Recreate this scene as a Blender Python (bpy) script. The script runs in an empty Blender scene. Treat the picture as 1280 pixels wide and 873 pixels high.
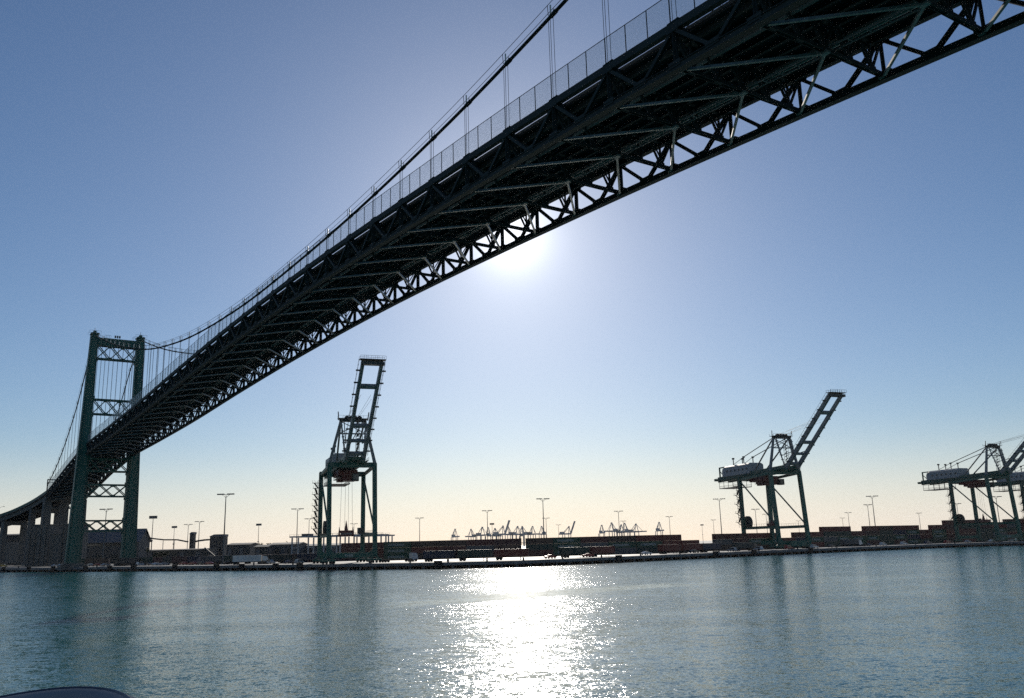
import bpy, math, random
from mathutils import Vector, Matrix
R = math.radians
random.seed(7)
SC = bpy.context.scene
COL = SC.collection

# ------------------------------------------------------------------ camera
EYE = 7.0
HAZE_D = .00002
S_BIG, S_MID, S_SML, W_RGH = .34, .62, .80, .11
PITCH, ROLL, FPX = 0.2259152, -0.0257498, 1109.9
cr = Vector((1, 0, 0)); cf = Vector((0, math.cos(PITCH), math.sin(PITCH))); cu = Vector((0, -math.sin(PITCH), math.cos(PITCH)))
CR = math.cos(ROLL) * cr + math.sin(ROLL) * cu
CU = -math.sin(ROLL) * cr + math.cos(ROLL) * cu
cam = bpy.data.cameras.new('camera'); camo = bpy.data.objects.new('camera', cam); COL.objects.link(camo)
cam.sensor_fit = 'HORIZONTAL'; cam.sensor_width = 36.0; cam.lens = FPX / 1280 * 36
cam.shift_y = -10 / 1280
cam.clip_start = 0.1; cam.clip_end = 60000
m = Matrix((CR, CU, -cf)).transposed().to_4x4(); m.translation = Vector((0, 0, EYE)); camo.matrix_world = m
SC.camera = camo

# ------------------------------------------------------------------ light
SUN_EL, SUN_AZ = R(19.8), R(0.2)          # azimuth measured from +Y towards +X
w = bpy.data.worlds.new('World'); SC.world = w; w.use_nodes = True
nt = w.node_tree; nt.nodes.clear()
sky = nt.nodes.new('ShaderNodeTexSky'); sky.sky_type = 'NISHITA'; sky.sun_disc = False
sky.sun_elevation = SUN_EL; sky.sun_rotation = SUN_AZ
sky.altitude = 0; sky.air_density = 1.0; sky.dust_density = 0.16; sky.ozone_density = 3.0
bg = nt.nodes.new('ShaderNodeBackground'); bg.inputs[1].default_value = 0.075
wo = nt.nodes.new('ShaderNodeOutputWorld')
hs = nt.nodes.new('ShaderNodeHueSaturation'); hs.inputs['Saturation'].default_value = 1.08; nt.links.new(sky.outputs[0], hs.inputs['Color'])
wb = nt.nodes.new('ShaderNodeMix'); wb.data_type = 'RGBA'; wb.blend_type = 'MULTIPLY'; wb.inputs[0].default_value = 1.0
wb.inputs[7].default_value = (1.07, 1.055, 1.12, 1); nt.links.new(hs.outputs[0], wb.inputs[6]); # bright aureole of the hazy air right round the sun
geo = nt.nodes.new('ShaderNodeTexCoord'); dt = nt.nodes.new('ShaderNodeVectorMath'); dt.operation = 'DOT_PRODUCT'
dt.inputs[1].default_value = (math.sin(SUN_AZ) * math.cos(SUN_EL), math.cos(SUN_AZ) * math.cos(SUN_EL), math.sin(SUN_EL))
nt.links.new(geo.outputs['Generated'], dt.inputs[0])
# pale marine haze close to the horizon
sz = nt.nodes.new('ShaderNodeSeparateXYZ'); nt.links.new(geo.outputs['Generated'], sz.inputs[0])
e1 = nt.nodes.new('ShaderNodeMapRange'); e1.interpolation_type = 'SMOOTHERSTEP'; e1.inputs[1].default_value = -.02; e1.inputs[2].default_value = .135; e1.inputs[3].default_value = .64; e1.inputs[4].default_value = 0
nt.links.new(sz.outputs[2], e1.inputs[0])
hm = nt.nodes.new('ShaderNodeMix'); hm.data_type = 'RGBA'; nt.links.new(e1.outputs[0], hm.inputs[0]); nt.links.new(wb.outputs[2], hm.inputs[6]); hm.inputs[7].default_value = (13.2, 12.1, 11.5, 1)
acc = hm.outputs[2]
for pw, am in ((1300., 9.), (260., 3.6), (60., 1.7), (14., .9)):
    cl = nt.nodes.new('ShaderNodeMath'); cl.operation = 'MAXIMUM'; cl.inputs[1].default_value = 0; nt.links.new(dt.outputs['Value'], cl.inputs[0])
    po = nt.nodes.new('ShaderNodeMath'); po.operation = 'POWER'; po.inputs[1].default_value = pw; nt.links.new(cl.outputs[0], po.inputs[0])
    sc_ = nt.nodes.new('ShaderNodeVectorMath'); sc_.operation = 'SCALE'; sc_.inputs[0].default_value = (am, am * .97, am * .9); nt.links.new(po.outputs[0], sc_.inputs[3])
    ad = nt.nodes.new('ShaderNodeVectorMath'); ad.operation = 'ADD'; nt.links.new(acc, ad.inputs[0]); nt.links.new(sc_.outputs[0], ad.inputs[1]); acc = ad.outputs[0]
nt.links.new(acc, bg.inputs[0]); nt.links.new(bg.outputs[0], wo.inputs[0])
sl = bpy.data.lights.new('sun', 'SUN'); sl.energy = 5.0; sl.angle = R(0.53); sl.color = (1.0, 0.93, 0.82)
so = bpy.data.objects.new('sun', sl); COL.objects.link(so)
sd = Vector((math.sin(SUN_AZ) * math.cos(SUN_EL), math.cos(SUN_AZ) * math.cos(SUN_EL), math.sin(SUN_EL)))
so.rotation_euler = sd.to_track_quat('Z', 'Y').to_euler(); so.location = sd * 500
SC.view_settings.view_transform = 'Standard'; SC.view_settings.look = 'None'
SC.view_settings.exposure = -0.2; SC.view_settings.gamma = 1.0; SC.view_settings.use_curve_mapping = False
SC.cycles.max_bounces = 6; SC.cycles.transparent_max_bounces = 24
SC.cycles.sample_clamp_indirect = 1.5; SC.cycles.use_denoising = False; SC.cycles.caustics_reflective = False

# ------------------------------------------------------------------ helpers
def ray(x, y):
    return ((x - 640) / FPX * CR - (y - 426.5) / FPX * CU + cf)
def at(x, y, depth):                       # world point whose forward (world Y) distance is depth
    d = ray(x, y); return Vector((0, 0, EYE)) + d * (depth / d.y)
def hor(x):                                 # image height of the horizon at column x
    lo, hi = 500., 900.
    for _ in range(30):
        mid = (lo + hi) / 2
        if ray(x, mid).z > 0: lo = mid
        else: hi = mid
    return lo
def on_ground(x, depth, z):                 # world point in the column of x at that depth and height z
    lo, hi = -600., 1500.
    for _ in range(40):
        mid = (lo + hi) / 2
        if at(x, mid, depth).z > z: lo = mid
        else: hi = mid
    return at(x, lo, depth)

class MB:
    def __init__(s): s.v = []; s.f = []
    def add(s, vs, fs):
        o = len(s.v); s.v += [tuple(v) for v in vs]; s.f += [tuple(i + o for i in f) for f in fs]; return s
    def box(s, c, d, rz=0.0):
        x, y, z = d[0] / 2, d[1] / 2, d[2] / 2; cc, ss = math.cos(rz), math.sin(rz); vs = []
        for a in ((-x, -y), (x, -y), (x, y), (-x, y)):
            for b in (-z, z): vs.append((c[0] + a[0] * cc - a[1] * ss, c[1] + a[0] * ss + a[1] * cc, c[2] + b))
        return s.add(vs, [(0, 2, 3, 1), (2, 4, 5, 3), (4, 6, 7, 5), (6, 0, 1, 7), (1, 3, 5, 7), (0, 6, 4, 2)])
    def beam(s, p, q, wd, ht, up=(0, 0, 1), w2=None, h2=None):
        p = Vector(p); q = Vector(q); d = (q - p)
        if d.length < 1e-6: return s
        d.normalize(); u = Vector(up)
        if abs(d.dot(u)) > 0.98: u = Vector((1, 0, 0)) if abs(d.x) < .9 else Vector((0, 1, 0))
        sx = d.cross(u).normalized(); u = sx.cross(d)
        w2 = wd if w2 is None else w2; h2 = ht if h2 is None else h2; vs = []
        for e, a, b in ((p, wd, ht), (q, w2, h2)):
            for i, j in ((-1, -1), (1, -1), (1, 1), (-1, 1)): vs.append(e + sx * (i * a / 2) + u * (j * b / 2))
        return s.add(vs, [(0, 1, 2, 3), (7, 6, 5, 4), (0, 4, 5, 1), (1, 5, 6, 2), (2, 6, 7, 3), (3, 7, 4, 0)])
    def tube(s, p, q, r, n=8, r2=None):
        p = Vector(p); q = Vector(q); d = (q - p).normalized(); r2 = r if r2 is None else r2
        u = Vector((0, 0, 1)) if abs(d.z) < .9 else Vector((1, 0, 0))
        a = d.cross(u).normalized(); b = d.cross(a); vs = []
        for e, rr in ((p, r), (q, r2)):
            for k in range(n): t = 2 * math.pi * k / n; vs.append(e + a * math.cos(t) * rr + b * math.sin(t) * rr)
        return s.add(vs, [(k, (k + 1) % n, n + (k + 1) % n, n + k) for k in range(n)] + [tuple(range(n))[::-1], tuple(range(n, 2 * n))])
    def sweep(s, pts, r, n=8):
        pts = [Vector(p) for p in pts]; o = len(s.v); N = len(pts)
        for i, p in enumerate(pts):
            d = (pts[min(i + 1, N - 1)] - pts[max(i - 1, 0)]).normalized()
            a = d.cross(Vector((0, 0, 1))).normalized(); b = a.cross(d)
            for k in range(n): t = 2 * math.pi * k / n; s.v.append(tuple(p + a * math.cos(t) * r + b * math.sin(t) * r))
        for i in range(N - 1):
            for k in range(n): s.f.append((o + i * n + k, o + i * n + (k + 1) % n, o + (i + 1) * n + (k + 1) % n, o + (i + 1) * n + k))
        s.f.append(tuple(o + k for k in range(n))[::-1]); s.f.append(tuple(o + (N - 1) * n + k for k in range(n)))
        return s
    def prism(s, poly, axis_pts):           # closed 2D outline list extruded: poly of Vectors, offset vector
        n = len(poly); p2 = [Vector(p) + Vector(axis_pts) for p in poly]
        return s.add([Vector(p) for p in poly] + p2, [tuple(range(n))[::-1], tuple(range(n, 2 * n))] + [(k, (k + 1) % n, n + (k + 1) % n, n + k) for k in range(n)])
    def strip(s, sections):                  # loft equal-length closed sections
        o = len(s.v); n = len(sections[0])
        for sec in sections: s.v += [tuple(p) for p in sec]
        for i in range(len(sections) - 1):
            for k in range(n): s.f.append((o + i * n + k, o + i * n + (k + 1) % n, o + (i + 1) * n + (k + 1) % n, o + (i + 1) * n + k))
        s.f.append(tuple(o + k for k in range(n))[::-1]); s.f.append(tuple(o + (len(sections) - 1) * n + k for k in range(n)))
        return s
    def mesh(s, name, mat, smooth=False):
        me = bpy.data.meshes.new(name); me.from_pydata(s.v, [], s.f); me.update()
        if mat: me.materials.append(mat)
        if smooth:
            for p in me.polygons: p.use_smooth = True
        return me
    def build(s, name, mat, parent=None, loc=None, smooth=False):
        me = s.mesh(name, mat, smooth)
        import bmesh
        b = bmesh.new(); b.from_mesh(me); bmesh.ops.recalc_face_normals(b, faces=b.faces); b.to_mesh(me); b.free()
        return link(name, me, parent, loc)
def link(name, me, parent=None, loc=None, rz=0.0):
    o = bpy.data.objects.new(name, me); COL.objects.link(o)
    if parent: o.parent = parent
    if loc: o.location = loc
    if rz: o.rotation_euler = (0, 0, rz)
    return o
def tag(o, label=None, cat=None, group=None, kind=None):
    if label: o['label'] = label
    if cat: o['category'] = cat
    if group: o['group'] = group
    if kind: o['kind'] = kind
    return o
def empty(name, loc, rz=0.0):
    o = bpy.data.objects.new(name, None); COL.objects.link(o); o.location = loc; o.rotation_euler = (0, 0, rz); o.empty_display_size = .5; return o
def copy_tree(o, parent=None):
    c = o.copy(); COL.objects.link(c)
    if parent: c.parent = parent
    for ch in [x for x in KIDS.get(o.name, [])]: copy_tree(ch, c)
    return c
KIDS = {}
def index_kids(root):
    KIDS[root.name] = list(root.children)
    for c in root.children: index_kids(c)

def mat(name, col, rough=.6, metal=0.0, var=.25, scale=.5, spec=.5, bump=0.0, col2=None, streak=False):
    M = bpy.data.materials.new(name); M.use_nodes = True; t = M.node_tree; b = t.nodes['Principled BSDF']
    b.inputs['Roughness'].default_value = rough; b.inputs['Metallic'].default_value = metal
    b.inputs['Specular IOR Level'].default_value = spec
    tc = t.nodes.new('ShaderNodeTexCoord'); mp = t.nodes.new('ShaderNodeMapping'); t.links.new(tc.outputs['Object'], mp.inputs[0])
    if streak: mp.inputs['Scale'].default_value = (1, 1, .15)
    n = t.nodes.new('ShaderNodeTexNoise'); n.inputs['Scale'].default_value = scale; n.inputs['Detail'].default_value = 6; n.inputs['Roughness'].default_value = .65
    t.links.new(mp.outputs[0], n.inputs['Vector'])
    r = t.nodes.new('ShaderNodeValToRGB'); r.color_ramp.elements[0].position = .35; r.color_ramp.elements[1].position = .68
    c2 = col2 or tuple(min(1, c * (1 + var)) for c in col)
    c1 = tuple(c * (1 - var) for c in col)
    r.color_ramp.elements[0].color = (*c1, 1); r.color_ramp.elements[1].color = (*c2, 1)
    t.links.new(n.outputs[0], r.inputs[0]); t.links.new(r.outputs[0], b.inputs['Base Color'])
    if bump:
        bp = t.nodes.new('ShaderNodeBump'); bp.inputs['Strength'].default_value = bump; bp.inputs['Distance'].default_value = .05
        t.links.new(n.outputs[0], bp.inputs['Height']); t.links.new(bp.outputs[0], b.inputs['Normal'])
    return M

M = {}
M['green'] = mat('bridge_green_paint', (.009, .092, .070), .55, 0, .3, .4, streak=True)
M['green_dark'] = mat('shaded_green_steel', (.005, .015, .014), .75, 0, .35, .5)  # bridge green darkened, the backlit underside's shade put into the colour
M['cable'] = mat('cable_paint', (.008, .02, .02), .85, spec=.15)
M['galv'] = mat('glint_galvanised_tube', (.20, .195, .18), .4, .2, .3, 1.2)  # galvanised grey; glitter off the water on the braces is put into the colour
M['slab'] = mat('shaded_deck_slab', (.012, .014, .014), .9, 0, .4, .3)  # near black: shade under the deck is put into the slab colour
M['concrete'] = mat('concrete', (.11, .108, .10), .85, 0, .3, .25, streak=True)
M['concrete_pale'] = mat('wharf_concrete', (.15, .15, .15), .75, 0, .4, .6)
M['asphalt'] = mat('yard_asphalt', (.05, .05, .048), .65, 0, .3, .05)
M['crane'] = mat('crane_green_paint', (.010, .10, .068), .5, 0, .3, .5, streak=True)
M['crane_boom'] = mat('crane_boom_paint', (.20, .21, .21), .5, 0, .35, .6)
M['crane_dark'] = mat('crane_machinery', (.02, .028, .026), .5)
M['house'] = mat('machinery_house_panel', (.30, .31, .32), .5, 0, .12, .7)
M['red'] = mat('red_lead_paint', (.16, .02, .015), .5)
M['black'] = mat('black_rubber', (.012, .012, .012), .8)
M['glass'] = mat('tinted_glass', (.02, .03, .035), .1)
M['white'] = mat('white_paint', (.6, .6, .58), .5, 0, .15)
M['lampgrey'] = mat('mast_steel', (.12, .12, .12), .5)
M['paleblue'] = mat('pale_blue_roof', (.10, .11, .13), .6, 0, .15, .2)
M['shed'] = mat('shed_cladding', (.08, .08, .08), .7, 0, .25, .3)
M['brownbox'] = mat('conveyor_cladding', (.05, .047, .046), .7)
M['far'] = mat('hazed_pale_crane_paint', (.36, .38, .40), .6)  # pale crane paint, with the far cranes' distance haze put into the colour
M['leaf'] = mat('leaves', (.045, .06, .025), .8, 0, .4, 2.)
M['trunk'] = mat('bark', (.08, .06, .045), .9)
def fence_mat():
    F = bpy.data.materials.new('chain_link'); F.use_nodes = True; t = F.node_tree
    b = t.nodes['Principled BSDF']; b.inputs['Base Color'].default_value = (.6, .6, .62, 1); b.inputs['Roughness'].default_value = .4
    out = t.nodes['Material Output']; tr = t.nodes.new('ShaderNodeBsdfTransparent'); mx = t.nodes.new('ShaderNodeMixShader')
    tc = t.nodes.new('ShaderNodeTexCoord'); s = t.nodes.new('ShaderNodeSeparateXYZ'); t.links.new(tc.outputs['Object'], s.inputs[0])
    vals = []
    for sg in (1, -1):
        a = t.nodes.new('ShaderNodeMath'); a.operation = 'MULTIPLY_ADD'; a.inputs[1].default_value = sg
        t.links.new(s.outputs['Z'], a.inputs[0]); t.links.new(s.outputs['X'], a.inputs[2])
        f = t.nodes.new('ShaderNodeMath'); f.operation = 'PINGPONG'; f.inputs[1].default_value = .05; t.links.new(a.outputs[0], f.inputs[0])
        l = t.nodes.new('ShaderNodeMath'); l.operation = 'LESS_THAN'; l.inputs[1].default_value = .0095; t.links.new(f.outputs[0], l.inputs[0]); vals.append(l)
    mxx = t.nodes.new('ShaderNodeMath'); mxx.operation = 'MAXIMUM'; t.links.new(vals[0].outputs[0], mxx.inputs[0]); t.links.new(vals[1].outputs[0], mxx.inputs[1])
    t.links.new(mxx.outputs[0], mx.inputs[0]); t.links.new(tr.outputs[0], mx.inputs[1]); t.links.new(b.outputs[0], mx.inputs[2]); t.links.new(mx.outputs[0], out.inputs[0])
    return F
M['mesh'] = fence_mat()

# ------------------------------------------------------------------ water
def water_mat():
    W = bpy.data.materials.new('harbour_water'); W.use_nodes = True; t = W.node_tree; b = t.nodes['Principled BSDF']
    b.inputs['Base Color'].default_value = (.020, .125, .130, 1); b.inputs['IOR'].default_value = 1.33
    b.inputs['Specular IOR Level'].default_value = .5
    tc = t.nodes.new('ShaderNodeTexCoord')
    def noise(scale, detail, sy=1.0, rot=0.0, dist=0.0):
        mp = t.nodes.new('ShaderNodeMapping'); mp.inputs['Rotation'].default_value = (0, 0, rot); mp.inputs['Scale'].default_value = (1, sy, 1)
        n = t.nodes.new('ShaderNodeTexNoise'); n.inputs['Scale'].default_value = scale; n.inputs['Detail'].default_value = detail
        n.inputs['Roughness'].default_value = .55; n.inputs['Distortion'].default_value = dist
        t.links.new(tc.outputs['Object'], mp.inputs[0]); t.links.new(mp.outputs[0], n.inputs['Vector']); return n.outputs[0]
    def math_(op, a, bb, c=None):
        k = t.nodes.new('ShaderNodeMath'); k.operation = op
        for i, v in enumerate((a, bb, c)):
            if v is None: continue
            if isinstance(v, (int, float)): k.inputs[i].default_value = v
            else: t.links.new(v, k.inputs[i])
        return k.outputs[0]
    # calmer slicks: long lanes where the wind has not roughened the surface
    sp = t.nodes.new('ShaderNodeSeparateXYZ'); t.links.new(tc.outputs['Object'], sp.inputs[0])
    lane = noise(.016, 3, 3.2, .05, .3)
    lr = t.nodes.new('ShaderNodeMapRange'); lr.inputs[1].default_value = .40; lr.inputs[2].default_value = .62; lr.inputs[3].default_value = 1.1; lr.inputs[4].default_value = .65
    t.links.new(lane, lr.inputs[0])
    # wake slick of a passed boat, crossing the channel in front of the wharf
    yy = math_('MULTIPLY_ADD', sp.outputs['X'], -.85, sp.outputs['Y'])
    wob = math_('MULTIPLY_ADD', noise(.03, 2, 1, 0), 7., yy)
    dd = math_('ABSOLUTE', math_('SUBTRACT', wob, 134.), 0)
    wr = t.nodes.new('ShaderNodeMapRange'); wr.interpolation_type = 'SMOOTHSTEP'
    wr.inputs[1].default_value = 4.; wr.inputs[2].default_value = 9.; wr.inputs[3].default_value = .35; wr.inputs[4].default_value = 1.0
    t.links.new(dd, wr.inputs[0])
    xr = t.nodes.new('ShaderNodeMapRange'); xr.interpolation_type = 'SMOOTHSTEP'
    xr.inputs[1].default_value = 14.; xr.inputs[2].default_value = 26.; xr.inputs[3].default_value = 0.; xr.inputs[4].default_value = 1.
    t.links.new(math_('ABSOLUTE', math_('SUBTRACT', sp.outputs['X'], 5.), 0), xr.inputs[0])
    st = math_('MULTIPLY', lr.outputs[0], math_('MAXIMUM', wr.outputs[0], xr.outputs[0]))
    # the slope of every wavelet, summed over three sizes of ripple
    def slope(scale, sy, rot, amp, detail, dist=0.):
        mp = t.nodes.new('ShaderNodeMapping'); mp.inputs['Rotation'].default_value = (0, 0, rot); mp.inputs['Scale'].default_value = (1, sy, 1)
        n = t.nodes.new('ShaderNodeTexNoise'); n.inputs['Scale'].default_value = scale; n.inputs['Detail'].default_value = detail; n.inputs['Roughness'].default_value = .6; n.inputs['Distortion'].default_value = dist
        t.links.new(tc.outputs['Object'], mp.inputs[0]); t.links.new(mp.outputs[0], n.inputs['Vector'])
        a = t.nodes.new('ShaderNodeVectorMath'); a.operation = 'SUBTRACT'; a.inputs[1].default_value = (.5, .5, .5); t.links.new(n.outputs['Color'], a.inputs[0])
        b2 = t.nodes.new('ShaderNodeVectorMath'); b2.operation = 'MULTIPLY'; b2.inputs[1].default_value = (amp, amp, 0); t.links.new(a.outputs[0], b2.inputs[0]); return b2.outputs[0]
    def vadd(a, c):
        k = t.nodes.new('ShaderNodeVectorMath'); k.operation = 'ADD'
        t.links.new(a, k.inputs[0])
        if isinstance(c, tuple): k.inputs[1].default_value = c
        else: t.links.new(c, k.inputs[1])
        return k.outputs[0]
    sv = vadd(vadd(slope(.5, 1.6, .2, S_BIG, 3), slope(2.1, 1.7, -.25, S_MID, 3, .4)), slope(6.5, 1.4, .1, S_SML, 3))
    sc2 = t.nodes.new('ShaderNodeVectorMath'); sc2.operation = 'SCALE'; t.links.new(sv, sc2.inputs[0]); t.links.new(st, sc2.inputs[3])
    nm = t.nodes.new('ShaderNodeVectorMath'); nm.operation = 'NORMALIZE'; t.links.new(vadd(sc2.outputs[0], (0., 0., 1.)), nm.inputs[0])
    t.links.new(nm.outputs[0], b.inputs['Normal']); b.inputs['Roughness'].default_value = W_RGH
    return W
WM = water_mat()
mb = MB(); mb.add([(-9000, -3000, 0), (9000, -3000, 0), (9000, 8990, 0), (-9000, 8990, 0)], [(0, 1, 2, 3)])
tag(mb.build('water', WM), kind='structure')

# ------------------------------------------------------------------ haze
HZ = bpy.data.materials.new('haze'); HZ.use_nodes = True; ht = HZ.node_tree; ht.nodes.clear()
hv = ht.nodes.new('ShaderNodeVolumePrincipled'); ho = ht.nodes.new('ShaderNodeOutputMaterial'); ht.links.new(hv.outputs[0], ho.inputs['Volume'])
hv.inputs['Color'].default_value = (.93, .95, 1, 1); hv.inputs['Density'].default_value = HAZE_D; hv.inputs['Anisotropy'].default_value = .3
hb = MB().box((0, 3000, 98), (18400, 12400, 206)).build('haze', HZ); tag(hb, kind='stuff')

# ------------------------------------------------------------------ wharf and land
QUAY = [(-900, 937), (-420, 585), (-200, 424), (-117, 363), (-60, 322), (-28, 303), (0, 299), (20, 313), (45, 335), (91, 377), (152, 428), (221, 476), (290, 505), (380, 545), (900, 780)]
LAND = 2.0
def quay_frame(i):
    return Vector((*QUAY[i], 0))
land = [(x, y, LAND) for x, y in QUAY] + [(9000, 4000, LAND), (9000, 9000, LAND), (-9000, 9000, LAND), (-9000, 4000, LAND)]
# inner edge of the land sheet: 14 m behind the wharf face
def offset(poly, d):
    out = []
    for i, p in enumerate(poly):
        a = Vector(poly[max(i - 1, 0)]); b = Vector(poly[min(i + 1, len(poly) - 1)]); t = (b - a).normalized(); n = Vector((-t.y, t.x))
        out.append((p[0] + n.x * d, p[1] + n.y * d))
    return out
Q2 = offset(QUAY, 16.0)
inner = [(x, y, LAND) for x, y in Q2]
n = len(inner)
mb = MB(); mb.add(inner + [(9000, 4000, LAND), (9000, 9000, LAND), (-9000, 9000, LAND), (-9000, 4000, LAND)], [tuple(range(n + 4))])
mb.add(inner + [(x, y, -3) for x, y, z in inner], [(i, i + 1, n + i + 1, n + i) for i in range(n - 1)])
tag(mb.build('ground', M['asphalt']), kind='structure')
mb = MB(); nq = len(QUAY)
mb.strip([[Vector((QUAY[i][0], QUAY[i][1], 1.0)), Vector((QUAY[i][0], QUAY[i][1], 1.96)), Vector((QUAY[i][0] * .9995, QUAY[i][1] + .08, 2.04)), Vector((Q2[i][0], Q2[i][1], 2.04)), Vector((Q2[i][0], Q2[i][1], 1.0))] for i in range(nq)])
tag(mb.build('wharf_apron', M['concrete_pale']), kind='structure')

# ------------------------------------------------------------------ suspension bridge
K = 1.22
AZ = -0.984790435
BT = Vector((-166.046 * K, 363.323 * K, 0))
bridge = empty('suspension_bridge', BT, AZ)
tag(bridge, 'long green suspension bridge crossing overhead from its lattice braced tower on the wharf', 'bridge')
def spl(knots):
    def f(s):
        if s <= knots[0][0]: return knots[0][1] + (s - knots[0][0]) * (knots[1][1] - knots[0][1]) / (knots[1][0] - knots[0][0])
        for i in range(len(knots) - 1):
            if s <= knots[i + 1][0]:
                x0, y0 = knots[i]; x1, y1 = knots[i + 1]
                def sl_(j):
                    if j <= 0: return (knots[1][1] - knots[0][1]) / (knots[1][0] - knots[0][0])
                    if j >= len(knots) - 1: return (knots[-1][1] - knots[-2][1]) / (knots[-1][0] - knots[-2][0])
                    return (knots[j + 1][1] - knots[j - 1][1]) / (knots[j + 1][0] - knots[j - 1][0])
                h = x1 - x0; t = (s - x0) / h; m0 = sl_(i) * h; m1 = sl_(i + 1) * h
                return (2 * t**3 - 3 * t**2 + 1) * y0 + (t**3 - 2 * t**2 + t) * m0 + (-2 * t**3 + 3 * t**2) * y1 + (t**3 - t**2) * m1
        return knots[-1][1] + (s - knots[-1][0]) * (knots[-1][1] - knots[-2][1]) / (knots[-1][0] - knots[-2][0])
    return f
hz = spl([(-126, 32.1), (-80, 37.0), (-38, 41.3), (0, 44.2), (50, 45.2), (100, 46.3), (150, 48.1), (200, 49.4), (250, 49.7), (300, 48.5), (341, 46.7), (400, 43.0), (457, 38.5)])
cz_main = spl([(0, 89.3), (50, 75.3), (102, 63.3), (128, 58.7), (165, 54.2), (206, 51.9), (237, 51.9), (270, 53.0), (300, 55.2), (323, 58.0), (341, 60.9), (380, 69.0), (457, 92.0)])
cz_side = spl([(-122, 35.6), (-80, 46.2), (-40, 63.2), (-15, 79.8), (0, 89.3)])
cz = lambda s: cz_main(s) if s >= 0 else cz_side(s)
W = 8.687; DP = 4.77; PAN = 9.433
def B(s, w_, z): return Vector((s * K, w_ * K, z * K + EYE))
PS = [341.8 - i * PAN for i in range(-11, 50)]      # panel points, near to far
S_END = PS[-1]
# trusses
for side in (-1, 1):
    T_ = None
    for nm, z0, hh, ww in (('top_chord', -.36, .72, .62), ('bottom_chord', -DP + .31, .56, .52)):
        c = MB()
        for i in range(len(PS) - 1):
            c.beam(B(PS[i], side * W, hz(PS[i]) + z0), B(PS[i + 1], side * W, hz(PS[i + 1]) + z0), ww * K, hh * K)
            if nm == 'bottom_chord':                 # flange plates give the chord its double line
                for dz in (-.31, .29):
                    c.beam(B(PS[i], side * W, hz(PS[i]) + z0 + dz), B(PS[i + 1], side * W, hz(PS[i + 1]) + z0 + dz), .78 * K, .06 * K)
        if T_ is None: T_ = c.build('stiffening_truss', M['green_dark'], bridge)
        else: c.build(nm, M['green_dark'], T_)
    for i in range(len(PS) - 1):
        a, b_ = PS[i], PS[i + 1]; mm = (a + b_) / 2; y = side * W; wb = MB()
        zt = lambda s: hz(s) - .5
        zb = lambda s: hz(s) - DP + .35
        for (s0, z0), (s1_, z1) in (((a, zt(a)), (mm, zb(mm))), ((mm, zb(mm)), (b_, zt(b_)))):
            p, q = B(s0, y, z0), B(s1_, y, z1)
            for o_ in (-.19, .19): wb.beam(p + Vector((0, o_ * K, 0)), q + Vector((0, o_ * K, 0)), .05 * K, .36 * K, up=(0, 0, 1))
            wb.beam(p, q, .36 * K, .05 * K)
        p, q = B(b_, y, zt(b_)), B(b_, y, zb(b_))
        for o_ in (-.17, .17): wb.beam(p + Vector((0, o_ * K, 0)), q + Vector((0, o_ * K, 0)), .3 * K, .05 * K)
        wb.beam(p, q, .05 * K, .3 * K)
        for s0, zz_, wd_, hh_ in ((b_, -DP + .62, 1.5, .62), (b_, -.62, 1.5, .5), (mm, -DP + .66, 1.7, .62)):   # gusset plates
            wb.beam(B(s0 - wd_ / 2, y, hz(s0) + zz_), B(s0 + wd_ / 2, y, hz(s0) + zz_), .66 * K, hh_ * K)
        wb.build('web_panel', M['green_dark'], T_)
# deck
dk = MB(); secs = []
for s in [p for p in PS]:
    z = hz(s); L_, Rr = -W + 1.02, W - .42
    secs.append([B(s, L_, z - .86), B(s, L_, z - .58), B(s, Rr, z - .58), B(s, Rr, z - .86)])
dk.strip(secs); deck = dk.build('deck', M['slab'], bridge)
st = MB()
for k in range(9):
    y = -W + 1.7 + k * (2 * W - 3.2) / 8
    for i in range(len(PS) - 1):
        st.beam(B(PS[i], y, hz(PS[i]) - 1.16), B(PS[i + 1], y, hz(PS[i + 1]) - 1.16), .09 * K, .6 * K)
        st.beam(B(PS[i], y, hz(PS[i]) - 1.48), B(PS[i + 1], y, hz(PS[i + 1]) - 1.48), .34 * K, .05 * K)
st.build('stringers', M['green_dark'], deck)
for y, rr, nm in ((-4.2, .22, 'water_pipe'), (3.1, .13, 'cable_conduit'), (3.7, .13, 'cable_conduit')):
    pm = MB(); pm.sweep([B(s, y, hz(s) - 2.1) for s in PS], rr * K, 8); pm.build(nm, M['galv'] if nm == 'cable_conduit' else M['lampgrey'], deck)
wk = MB()
for i in range(len(PS) - 1):
    for y in (.6, 1.5): wk.beam(B(PS[i], y, hz(PS[i]) - DP + .95), B(PS[i + 1], y, hz(PS[i + 1]) - DP + .95), .1 * K, .14 * K)
    for k in range(5): s = PS[i] - k * PAN / 5; wk.beam(B(s, .6, hz(s) - DP + .95), B(s, 1.5, hz(s) - DP + .95), .1 * K, .08 * K)
wk.build('inspection_walkway', M['lampgrey'], deck)
kb = MB()
for y in (-W + 1.2, W - .6, 0):
    for i in range(len(PS) - 1): kb.beam(B(PS[i], y, hz(PS[i]) - .38), B(PS[i + 1], y, hz(PS[i + 1]) - .38), .3 * K, .4 * K)
kb.build('kerb', M['concrete'], deck)
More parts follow.
